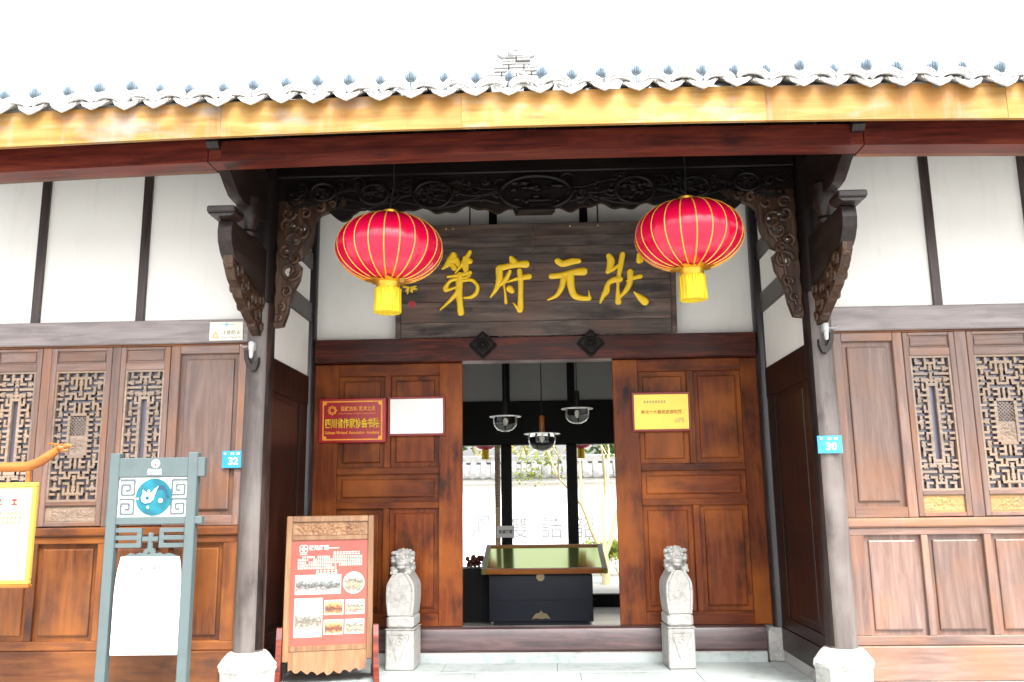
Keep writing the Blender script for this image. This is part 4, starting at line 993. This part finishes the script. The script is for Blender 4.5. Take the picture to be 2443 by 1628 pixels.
# ================================================================ YELLOW HANGING NOTICE
Yn = thing('hanging_notice', 'yellow framed notice hung from an orange bar with a carved dragon head', 'notice', (-3.84, -.62, 0))
m = MB(); bar = []
for s in (-1, 1):
    m.tube([(0, 0, 1.705), (s * .16, 0, 1.705), (s * .22, 0, 1.712), (s * .30, 0, 1.745), (s * .37, 0, 1.795), (s * .415, 0, 1.826)], [.034, .034, .035, .034, .032, .026], 12)
m.build('top_bar', M_ORANGEW, Yn, 50)
for s in (-1, 1):
    m = MB(); m.ball((s * .43, 0, 1.838), (.038, .03, .024), 12, 7)
    m.tube([(s * .43, 0, 1.842), (s * .475, 0, 1.852), (s * .515, 0, 1.85)], [.022, .018, .008], 8); m.tube([(s * .43, 0, 1.822), (s * .465, 0, 1.818), (s * .49, 0, 1.822)], [.016, .012, .005], 8)
    for q in (-1, 1): m.tube([(s * .41, q * .015, 1.855), (s * .375, q * .022, 1.868), (s * .35, q * .026, 1.862)], [.010, .007, .003], 6); m.ball((s * .448, q * .02, 1.86), .008, 6, 4)
    m.build('dragon_head', M_ORANGEW, Yn, 50)
for s in (-1, 1): MB().box(s * .215 - .014, s * .215 + .014, -.012, .012, 1.58, 1.70, .003).build('hanger', M_ORANGEW, Yn)
MB().box(-.385, -.335, -.025, .025, 0, 1.77, .004).build('post', M_ORANGEW, Yn)
MB().box(-.56, -.16, -.03, .03, 0, .05, .006).box(-.39, -.33, -.2, .2, .002, .045, .006).build('foot', M_ORANGEW, Yn)
fr = frame_mb(.58, .70, .03, -.02, .02, .005); fr.xf(T(0, 0, 1.245)); fr.build('frame', M_YELLOW, Yn)
pb = MB().box(-.258, .258, -.008, .018, .925, 1.565).build('notice_board', M_CREAM, Yn)
MB().box(-.19, .195, -.0095, -.008, .985, 1.225, .0006).build('white_sheet', M_WHITEPL, pb)
marks('heading', -.17, .17, 1.435, 1.485, 1, -.0082, M_REDINK, pb, 3, per=6, last=1, fill=.9)
marks('small_print', -.2, .2, 1.27, 1.40, 4, -.0082, M_FAINT, pb, 2, per=14, fill=.5); marks('small_print', -.17, .17, 1.0, 1.2, 6, -.0098, M_GREYINK, pb, 6, per=18, fill=.4)
MB().box(-.30, .30, -.03, .02, .872, .894, .004).build('ledge', M_ORANGEW, Yn)

# ================================================================ WOODEN POSTER STAND
B = thing('poster_stand', 'carved wooden standing frame with a red illustrated poster before the recess', 'poster stand', (-1.745, .60, 0), (0, 0, R(14)))
bpy.context.view_layer.update()
tilt = R(-3.5)
def lean(o):
    o.rotation_euler = (tilt, 0, 0); return o
W = .72
for s in (-1, 1):
    lean(MB().box(s * W / 2 - (.05 if s > 0 else 0), s * W / 2 + (0 if s > 0 else .05), -.02, .03, .17, 1.325, .006).build('post', M_STANDW, B))
    ft = [(-.27, 0), (-.27, .05), (-.20, .10), (-.15, .13), (-.13, .22), (-.09, .26), (-.07, .36), (-.03, .44), (.03, .44), (.07, .36), (.09, .26), (.13, .22), (.15, .13), (.20, .10), (.27, .05), (.27, 0), (.18, 0), (.12, .03), (-.12, .03), (-.18, 0)]
    MB().prism(ft, YZ, s * (W / 2 + .003), s * (W / 2 + .045)).build('foot', M_PURLIN, B)
for z0, z1 in ((1.275, 1.325), (1.125, 1.165), (.245, .29)): lean(MB().box(-W / 2 + .05, W / 2 - .05, -.018, .028, z0, z1, .005).build('rail', M_STANDW, B))
ap = [(-.31, .25), (-.31, .10)] + [(-.31 + .62 * i / 24, .10 + .016 * math.sin(i * 1.9) - .03 * (1 - abs(i - 12) / 12)) for i in range(1, 24)] + [(.31, .10), (.31, .25)]
lean(MB().prism(ap, XZ, -.012, .02).build('apron', M_STANDW, B))
cp = MB(); cp.relief(-.305, .305, 1.168, 1.272, .004, .016, 60, 14, 3, 22); cp.box(-.31, .31, .010, .02, 1.165, 1.275); lean(cp.build('carved_panel', M_STANDW, B))
po = lean(MB().box(-.31, .31, .0, .012, .29, 1.125).build('poster', M_SALMON, B))
M_PHOTO = {}
def photo(name, z0, z1, seed, cols, scale=40.):
    """a printed photograph: pale ground, dark building band, bright sky, broken up by noise"""
    m, t, b = principled(name, .4); N = t.nodes.new; L = t.links.new
    tc = N('ShaderNodeTexCoord'); sp = N('ShaderNodeSeparateXYZ'); L(tc.outputs['Object'], sp.inputs[0])
    mp = N('ShaderNodeMapping'); mp.inputs['Location'].default_value = (seed, seed * 1.7, seed * .3); L(tc.outputs['Object'], mp.inputs[0])
    n = N('ShaderNodeTexNoise'); n.inputs['Scale'].default_value = scale; n.inputs['Detail'].default_value = 5; n.inputs['Roughness'].default_value = .65; L(mp.outputs[0], n.inputs['Vector'])
    mr = N('ShaderNodeMapRange'); mr.inputs['From Min'].default_value = z0; mr.inputs['From Max'].default_value = z1; L(sp.outputs['Z'], mr.inputs['Value'])
    ad = N('ShaderNodeMath'); ad.operation = 'MULTIPLY_ADD'; ad.inputs[1].default_value = .9; L(n.outputs['Fac'], ad.inputs[0]); L(mr.outputs[0], ad.inputs[2])
    sb_ = N('ShaderNodeMath'); sb_.operation = 'SUBTRACT'; sb_.inputs[1].default_value = .45; L(ad.outputs[0], sb_.inputs[0])
    r = N('ShaderNodeValToRGB'); P_ = (.05, .24, .42, .60, .78)
    while len(r.color_ramp.elements) < 5: r.color_ramp.elements.new(.5)
    for e, p_, c_ in zip(r.color_ramp.elements, P_, cols): e.position = p_; e.color = (*c_, 1)
    L(sb_.outputs[0], r.inputs['Fac']); L(r.outputs['Color'], b.inputs['Base Color']); return m
GREY = [(.55, .56, .55), (.30, .28, .26), (.07, .06, .06), (.20, .22, .20), (.72, .76, .78)]
WARM = [(.50, .30, .14), (.24, .10, .05), (.10, .03, .02), (.34, .14, .05), (.62, .42, .18)]
ROOM = [(.55, .50, .42), (.14, .12, .08), (.40, .33, .24), (.10, .09, .06), (.58, .54, .48)]
GARD = [(.66, .66, .62), (.30, .27, .21), (.12, .10, .08), (.42, .40, .35), (.74, .75, .74)]
def pic(x0, x1, z0, z1, cols, seed):
    k = .005
    MB().box(x0, x1, -.0012, .0, z0, z1).build('picture_border', M_IVORY, po)
    MB().box(x0 + k, x1 - k, -.0022, -.0012, z0 + k, z1 - k).build('picture', photo('print_view', z0, z1, seed, cols), po)
pic(-.275, .095, .69, .845, GREY, 3.1); pic(-.275, -.05, .355, .66, GARD, 5.5)
for x0 in (-.035, .135):
    for k, z0 in enumerate((.37, .525)): pic(x0, x0 + .155, z0, z0 + .115, WARM if x0 < 0 else ROOM, 1.3 + k + x0)
m = MB().lathe([(.088, 0), (.088, .0015)], n=36); m.xf(T(.20, .0, .775) @ Matrix.Rotation(R(90), 4, 'X')); m.build('picture_border', M_IVORY, po)
MB().lathe([(.08, 0), (.08, .0025)], n=36).xf(T(.20, .0, .775) @ Matrix.Rotation(R(90), 4, 'X')).build('picture', photo('print_hall', .69, .86, 7.7, ROOM, 55), po)
text('heading', '状元府第——', .25, .042, T(-.05, -.0005, 1.065), M_IVORY, po, .001, .03)
marks('heading', -.02, .25, 1.005, 1.031, 1, -.0005, M_IVORY, po, 22, per=11, last=1, fill=.9)
marks('heading', -.17, .07, .851, .885, 1, -.0005, M_IVORY, po, 21, per=8, last=1, fill=.9)
marks('small_print', -.26, .27, .89, 1.0, 5, -.0004, M_IVORY, po, 12, per=30, fill=.7)
m = MB()
for k in range(4):
    a = k * math.pi / 2; cxx, czz = -.215 + .018 * math.cos(a + .785), 1.055 + .018 * math.sin(a + .785)
    m.tube([(cxx + .019 * math.cos(q * math.pi / 6), -.001, czz + .019 * math.sin(q * math.pi / 6)) for q in range(13)], .0035, 5)
m.box(-.245, -.185, -.0015, 0, 1.008, 1.014); m.build('emblem', M_IVORY, po)

# ================================================================ STONE LION PIERS
def lion_pier(label, x0, x1, yf, turn):
    r = thing('lion_pier', label, 'stone lion pier', ((x0 + x1) / 2, yf + .18, 0), (0, 0, turn), 'stone lion piers beside the threshold')
    w_, d_ = (x1 - x0) / 2, .165
    m = MB().box(-w_, w_, -d_, d_, 0, .335, .012); bl = m.build('base_block', M_STONE, r)
    m = MB(); 
    m.tube([(-w_ + .03, -d_ - .002, .30), (-.01, -d_ - .002, .06), (w_ - .03, -d_ - .002, .30), (-w_ + .03, -d_ - .002, .30)], .005, 5)
    m.tube([(q[0], -d_ - .003, q[2]) for q in spiral(0, .24, .04, 1.5, 0)], .005, 5); m.build('carved_cloth', M_STONE, bl)
    MB().box(-w_ - .004, w_ + .004, -d_ - .004, d_ + .004, .337, .345, .002).box(-w_ + .004, w_ - .004, -d_ + .004, d_, .345, .456, .022).build('band', M_STONE, r, 30)
    # drum: lens-shaped slab, bulging sides
    pr = []
    for i in range(17):
        t = i / 16; z = .457 + .36 * t; b = w_ * (.86 + .16 * math.sin(math.pi * (t * .92 + .06))) - (.045 * max(0, t - .72) / .28); pr.append((b, z))
    loop = [(b, z) for b, z in pr] + [(-b, z) for b, z in reversed(pr)]
    dr = MB().prism(loop, XZ, -d_ + .012, d_ - .012).build('drum', M_STONE, r, 30)
    m = MB(); m.relief(-w_ * .62, w_ * .62, .49, .74, -d_ + .012, .010, 22, 26, 5 + x0, 30)
    m.build('relief', M_STONE, dr, 50)
    for s in (-1, 1): MB().tube([(s * (b - .012), -d_ + .008, z) for b, z in pr], .012, 6).build('rim', M_STONE, dr, 50)
    # crouching lion
    L_ = MB(); zc = .82
    L_.ball((0, .03, zc + .03), (w_ * .80, .13, .07), 16, 9); L_.ball((0, .06, zc + .075), (w_ * .66, .095, .06), 14, 8)
    L_.ball((0, -.035, zc + .105), (w_ * .72, .085, .082), 18, 11)           # head
    L_.ball((0, -.105, zc + .085), (w_ * .42, .05, .042), 14, 8)            # muzzle
    L_.ball((0, -.145, zc + .105), (.024, .018, .014), 8, 5)                  # nose
    L_.ball((0, -.118, zc + .045), (w_ * .34, .034, .018), 10, 6)            # jaw
    for s in (-1, 1):
        L_.ball((s * .045, -.105, zc + .132), (.019, .016, .014), 8, 5); L_.ball((s * .046, -.10, zc + .156), (.028, .018, .010), 8, 5)
        L_.ball((s * w_ * .66, -.02, zc + .15), (.024, .02, .03), 8, 5)
        L_.ball((s * .062, -.115, zc + .005), (.036, .05, .03), 10, 6)       # paws
        for q in range(3): L_.ball((s * .062 + (q - 1) * .02, -.158, zc - .005), (.011, .016, .013), 6, 4)
        for q in range(7):
            a = .2 + q * .42; L_.ball((s * w_ * (.70 - .05 * (q % 2)), -.05 + .035 * math.sin(q * 1.7), zc + .16 - q * .022), (.024, .026, .020), 8, 5)
    for q in range(9):
        a = math.pi * q / 8; L_.ball((w_ * .62 * math.cos(a), -.045 + .02 * (q % 2), zc + .11 + .075 * math.sin(a)), (.022, .024, .02), 8, 5)
    for q in range(6):
        L_.ball((-.05 + .02 * q, .02, zc + .18), (.018, .03, .014), 8, 5)
    L_.tube([(0, .12, zc + .04), (.03, .16, zc + .09), (-.01, .16, zc + .15)], [.022, .02, .012], 8)
    L_.build('lion', M_STONE, r, 60)
lion_pier('pale stone pier with crouching lion next to the wooden poster stand', -1.352, -1.105, 1.06, R(-3))
lion_pier('pale stone pier with crouching lion below the gold plaque', 1.070, 1.300, 1.06, R(3))

# ================================================================ INSIDE THE HALL
M_BRASSWOOD = plain('olive_frame_wood', (.16, .15, .03), .4)
def case():
    r = thing('display_case', 'dark blue lacquer display chest with slanted glass top coloured with a painted green reflection inside the hall', 'display case', (-.02, 3.42, .09))
    MB().box(-.57, .57, -.34, .34, .045, .54, .008).build('body', M_LACQ, r); MB().box(-.52, .52, -.30, .30, 0, .045).build('plinth', M_LACQ, r)
    m = MB().box(-.60, .60, -.346, -.340, .27, .276); m.build('seam', M_CABINET, r)
    k = .0; tl = R(14)
    def top(o): o.rotation_euler = (tl, 0, 0); o.location = (0, -.46, .555); return o
    top(MB().box(-.64, -.585, 0, .92, .0, .06, .006).build('frame_side', M_BRASSWOOD, r)); top(MB().box(.675, .73, 0, .92, .0, .06, .006).build('frame_side', M_BRASSWOOD, r))
    top(MB().box(-.585, .675, 0, .05, .0, .058, .006).build('frame_front', M_ORANGEW, r)); top(MB().box(-.585, .675, .87, .92, .0, .058, .006).build('frame_back', M_ORANGEW, r))
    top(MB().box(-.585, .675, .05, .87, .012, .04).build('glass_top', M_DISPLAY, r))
    m = MB(); m.prism([(-.06, .13), (-.085, .10), (-.10, .075), (-.05, .085), (0, .075), (.05, .085), (.10, .075), (.085, .10), (.06, .13), (.02, .14), (0, .165), (-.02, .14)], XZ, -.350, -.341); m.build('corner_mount', M_METAL, r)
    m = MB().prism([(.045 * math.cos(a), .52 + .045 * math.sin(a)) for a in [q * math.pi / 8 for q in range(16)]], XZ, -.347, -.340); m.build('lock_plate', M_METAL, r)
    MB().prism([(-.56, .54), (.56, .54), (.56, .545), (-.56, .545)], XZ, -.3, .3).build('lid_base', M_CABINET, r)
    MB().prism([(-.34, .541), (.34, .541), (.40, .73), (-.34, .56)], YZ, -.55, .55).build('lid_wedge', M_LACQ, r)
case()
cb = thing('side_cabinet', 'black slatted cabinet standing left against the display chest', 'cabinet', (-.80, 3.55, .09))
cb['label'] = 'black slatted low cabinet standing beside the blue display chest'
MB().box(-.19, .20, -.15, .2, 0, .59, .006).build('body', M_CABINET, cb)
for k in range(9): MB().box(-.185 + k * .043, -.163 + k * .043, -.160, -.15, .03, .56, .003).build('slat', M_CABINET, cb)
M_ROOT = plain('red_brown_root', (.10, .025, .015), .4, 0, .2, .3, 14)
m = MB(); rg = random.Random(2)
for k in range(22): m.ball((rg.uniform(-.09, .10), rg.uniform(-.05, .05), rg.uniform(.03, .12)), (rg.uniform(.02, .045), rg.uniform(.02, .04), rg.uniform(.015, .035)), 8, 5)
for k in range(5): m.tube([(-.09 + k * .045, 0, 0), (-.085 + k * .045, .01, .05), (-.07 + k * .04, 0, .09)], .012, 6)
o = m.build('root_carving', M_ROOT, None, 60); o.location = (-.775, 3.55, .68); tag(o, 'gnarled red-brown root carving on the black cabinet', 'carving')
def pendant(label, loc, big):
    r = thing('pendant_lamp', label, 'pendant lamp', loc, (0, 0, 0), 'glass pendant lamps in the hall')
    R0 = .185 if not big else .21; k = R0 / .185
    MB().lathe([(.045, .004), (R0, .0), (R0, .006), (.045, .012)], n=36).build('brim', M_WHITEPL, r, 40)
    pf = [(R0 * .78 * math.cos(a), -.18 * k * math.sin(a) * (1 if True else 0)) for a in [i * math.pi / 2 / 9 for i in range(10)]]
    MB().lathe([(R0 * .72, 0), (R0 * .76, -.05 * k), (R0 * .72, -.10 * k), (R0 * .52, -.145 * k), (R0 * .2, -.17 * k), (.005, -.172 * k)], n=36, cap=False).build('bowl', M_GLASS, r, 60)
    MB().lathe([(.03, .01), (.034, .04), (.03, .20), (.02, .215)], n=18).build('neck', M_ORANGEW if big else M_IRON, r, 40)
    MB().ball((0, 0, -.05), (.02, .02, .032), 10, 6).build('bulb', M_IVORY, r, 60)
    MB().tube([(0, 0, .21), (0, 0, roofz(loc[1]) - loc[2])], .006, 6).build('cord', M_IRON, r)
pendant('glass pendant lamp with dark neck hanging before the post with a card', (-.397, 3.3, 2.392), False)
pendant('glass pendant lamp with orange wooden neck hanging lowest over the display chest', (.025, 3.3, 2.186), True)
pendant('glass pendant lamp with pale brim and dark neck hanging highest of the three', (.438, 3.3, 2.470), False)
cd = thing('paper_card', 'white paper card with brushed black characters fixed to the dark rear post', 'card', at(1206, 1269, 4.79))
MB().box(-.115, .115, -.004, .004, -.075, .075, .001).build('sheet', M_WHITEPL, cd); text('lettering', '免请茶嗜', .18, .05, T(0, -.004, 0), M_INK, cd, .001, .02)
bb = MB(); bb.box(-.035, .035, -.01, .008, .62, 2.16); o = bb.build('couplet_board', M_BAMBOO, None); o.location = (-.575, 4.83, 0)
m = MB()
for k in range(40): m.box(-.028, .028 - .02 * (k % 2), -.0125, -.01, 1.36 + k * .018, 1.368 + k * .018)
m.build('woven_band', M_INK, o); tag(o, 'narrow woven bamboo strip hung along the dark rear post', 'strip')

# ================================================================ COURTYARD
CW = thing('courtyard_wall', 'white courtyard wall with faint grey characters and tiled coping', 'wall', (0, 11, 0))
MB().box(-6, 6, -.12, .12, -.14, 1.90).build('wall', M_PLASTER, CW)
cop = MB().prism([(-.30, 1.90), (-.30, 1.95), (0, 2.22), (.30, 1.95), (.30, 1.90)], YZ, -6, 6).build('coping', M_OLDTILE, CW)
MB().box(-6, 6, -.24, .24, 1.80, 1.90, .02).build('cornice', M_PLASTER, CW)
MB().box(-6, 6, -.07, .07, 2.20, 2.36, .02).build('coping_ridge', M_OLDTILE, CW)
tr = MB().prism(arch(.062, .02, R(5), R(175), 7), lambda u, v, d: (u, -d, v - d * .85), .02, .34); 
tr.lathe([(.062, 0), (.062, .012)], n=14).v
tme = MB().prism(arch(.062, .02, R(5), R(175), 7), lambda u, v, d: (u, -d, v - d * .85), .02, .34).add(*(lambda q: (q.v, q.f))(MB().lathe([(.064, 0), (.064, .014)], n=14).xf(T(0, -.34, -.29) @ Matrix.Rotation(R(90), 4, 'X')))).mesh('coping_tile', M_OLDTILE, 40)
for k in range(58): link('coping_tile', tme, cop, (-5.9 + k * .205, 0, 2.24))
for ch, px, w_ in (('鳳', 1150, .40), ('雙', 1240, .34), ('詰', 1316, .42), ('韶', 1393, .40)):
    p = at(px, 1258, 10.88); text('character', ch, w_, .44, T(p.x, -.12, p.z), M_WALLINK, CW, .004)
def branch(m, p, d, r, L, depth, rg, tips):
    pts = [p]; n = 4
    for i in range(n):
        d = (d + Vector((rg.uniform(-.18, .18), rg.uniform(-.18, .18), rg.uniform(-.04, .14)))).normalized(); p = p + d * L / n; pts.append(p)
    m.tube(pts, [r * (1 - .35 * i / n) for i in range(n + 1)], 7)
    if depth == 0: tips.append((p, d)); return
    for k in range(2 if depth > 1 else 3):
        a = rg.uniform(0, 6.28); sp = Vector((math.cos(a), math.sin(a), rg.uniform(.2, .7))) * rg.uniform(.45, .8)
        branch(m, p, (d + sp).normalized(), r * .62, L * rg.uniform(.62, .85), depth - 1, rg, tips)
def leaves(pts, n, size, spread, rg):
    m = MB()
    for k in range(n):
        c = Vector(rg.choice(pts)) + Vector((rg.gauss(0, spread), rg.gauss(0, spread), rg.gauss(0, spread * .8)))
        e = Euler((rg.uniform(0, 6), rg.uniform(0, 6), rg.uniform(0, 6))).to_matrix(); s = size * rg.uniform(.6, 1.3)
        m.add([c + e @ Vector(q) * s for q in ((0, -.5, 0), (.3, 0, .06), (0, .6, 0), (-.3, 0, .06))], [(0, 1, 2), (0, 2, 3)])
    return m
rg = random.Random(21); base = at(1447, 1425, 8.6); base.z = .02
t = thing('courtyard_tree', 'slender pale-barked tree forking low in the courtyard beside the white wall', 'tree', base)
m = MB(); tips = []
m.tube([(0, 0, 0), (.01, 0, .25), (-.01, 0, .50)], [.075, .065, .06], 9)
for d, r_, L_ in ((Vector((-.42, 0, 1)), .048, .95), (Vector((.38, .1, 1)), .045, .9), (Vector((-.05, .2, 1)), .038, 1.1)):
    branch(m, Vector((-.01, 0, .47)), d.normalized(), r_, L_, 3, rg, tips)
m.build('trunk', M_BARK, t, 60)
leaves([p for p, _ in tips], 700, .085, .22, rg).build('crown', M_LEAF, t)
for k, (x, y, h, lab) in enumerate(((-1.6, 13.2, 3.2, 'deep green leafy tree behind the wall beside the hanging bamboo strip'), (.5, 13.0, 3.0, 'bushy yellow-green tree behind the wall above the middle of its coping'), (2.4, 13.4, 3.4, 'dark green leafy tree behind the wall beyond the pale forked tree'))):
    t = thing('garden_tree', lab, 'tree', (x, y, -.14)); m = MB(); tips = []; rg = random.Random(30 + k)
    branch(m, Vector((0, 0, 0)), Vector((0, 0, 1)), .11, 1.5, 4, rg, tips); m.build('trunk', M_BARK, t, 60)
    extra = []
    if k == 1:
        for px, py in ((1235, 1075), (1250, 1100), (1275, 1085), (1262, 1125), (1300, 1100), (1320, 1078), (1330, 1120), (1285, 1135), (1245, 1140)):
            q = at(px, py, 10.55) - Vector((x, y, -.14)); extra += [q]
        for q in ((1240, 1100), (1300, 1090), (1270, 1130)):
            e_ = at(*q, 10.6) - Vector((x, y, -.14)); m2 = MB().tube([(0, 0, 1.9), (e_.x * .5, e_.y * .5, 2.75), tuple(e_)], [.03, .02, .006], 6).build('bough', M_BARK, t, 60)
    lv = leaves([p for p, _ in tips] + [p * .85 for p, _ in tips], 2600 if k != 1 else 1300, .13, .26, rg)
    if extra: e2 = leaves(extra, 240, .075, .10, rg); lv.add(e2.v, e2.f)
    lv.build('crown', M_LEAF if k == 1 else M_LEAFD, t)
for x, lab in ((at(1158, 1070, 5.5).x, 'small red lantern hanging at the rear eave near the bamboo strip'), (at(1386, 1070, 5.5).x, 'small red lantern hanging at the rear eave behind the second dark post')):
    t = thing('small_lantern', lab, 'lantern', (x, 5.5, 2.285), (0, 0, 0), 'lanterns at the rear eave')
    prof = [(.19 * math.cos((-1 + 2 * i / 12) * 1.48) ** .9, .145 * math.sin((-1 + 2 * i / 12) * 1.48)) for i in range(13)]
    MB().lathe(prof, n=48, mod=lambda a, z: 1 - .02 * abs(math.cos(a * 8)) ** 3).build('shade', M_RED, t, 60)
    MB().lathe([(.05, -.14), (.05, -.165), (.055, -.27)], n=20).build('fringe', M_TASSEL, t); MB().tube([(0, 0, .14), (0, 0, roofz(5.5) - 2.285)], .005, 5).build('cord', M_IRON, t)

for px, lab in ((1437, 'low yellow-green shrub at the foot of the white wall beside the forked tree'), (1478, 'low leafy shrub at the foot of the white wall behind the gold-plaque door leaf')):
    q = at(px, 1385, 10.3); t = thing('garden_shrub', lab, 'shrub', (q.x, 10.3, .02)); rg = random.Random(int(px)); m = MB(); tips = []
    for k in range(5): branch(m, Vector((0, 0, 0)), Vector((rg.uniform(-.6, .6), rg.uniform(-.4, .4), 1)).normalized(), .014, .32, 1, rg, tips)
    m.build('stem', M_BARK, t, 60); leaves([p for p, _ in tips], 420, .085, .09, rg).build('foliage', M_LEAF, t)
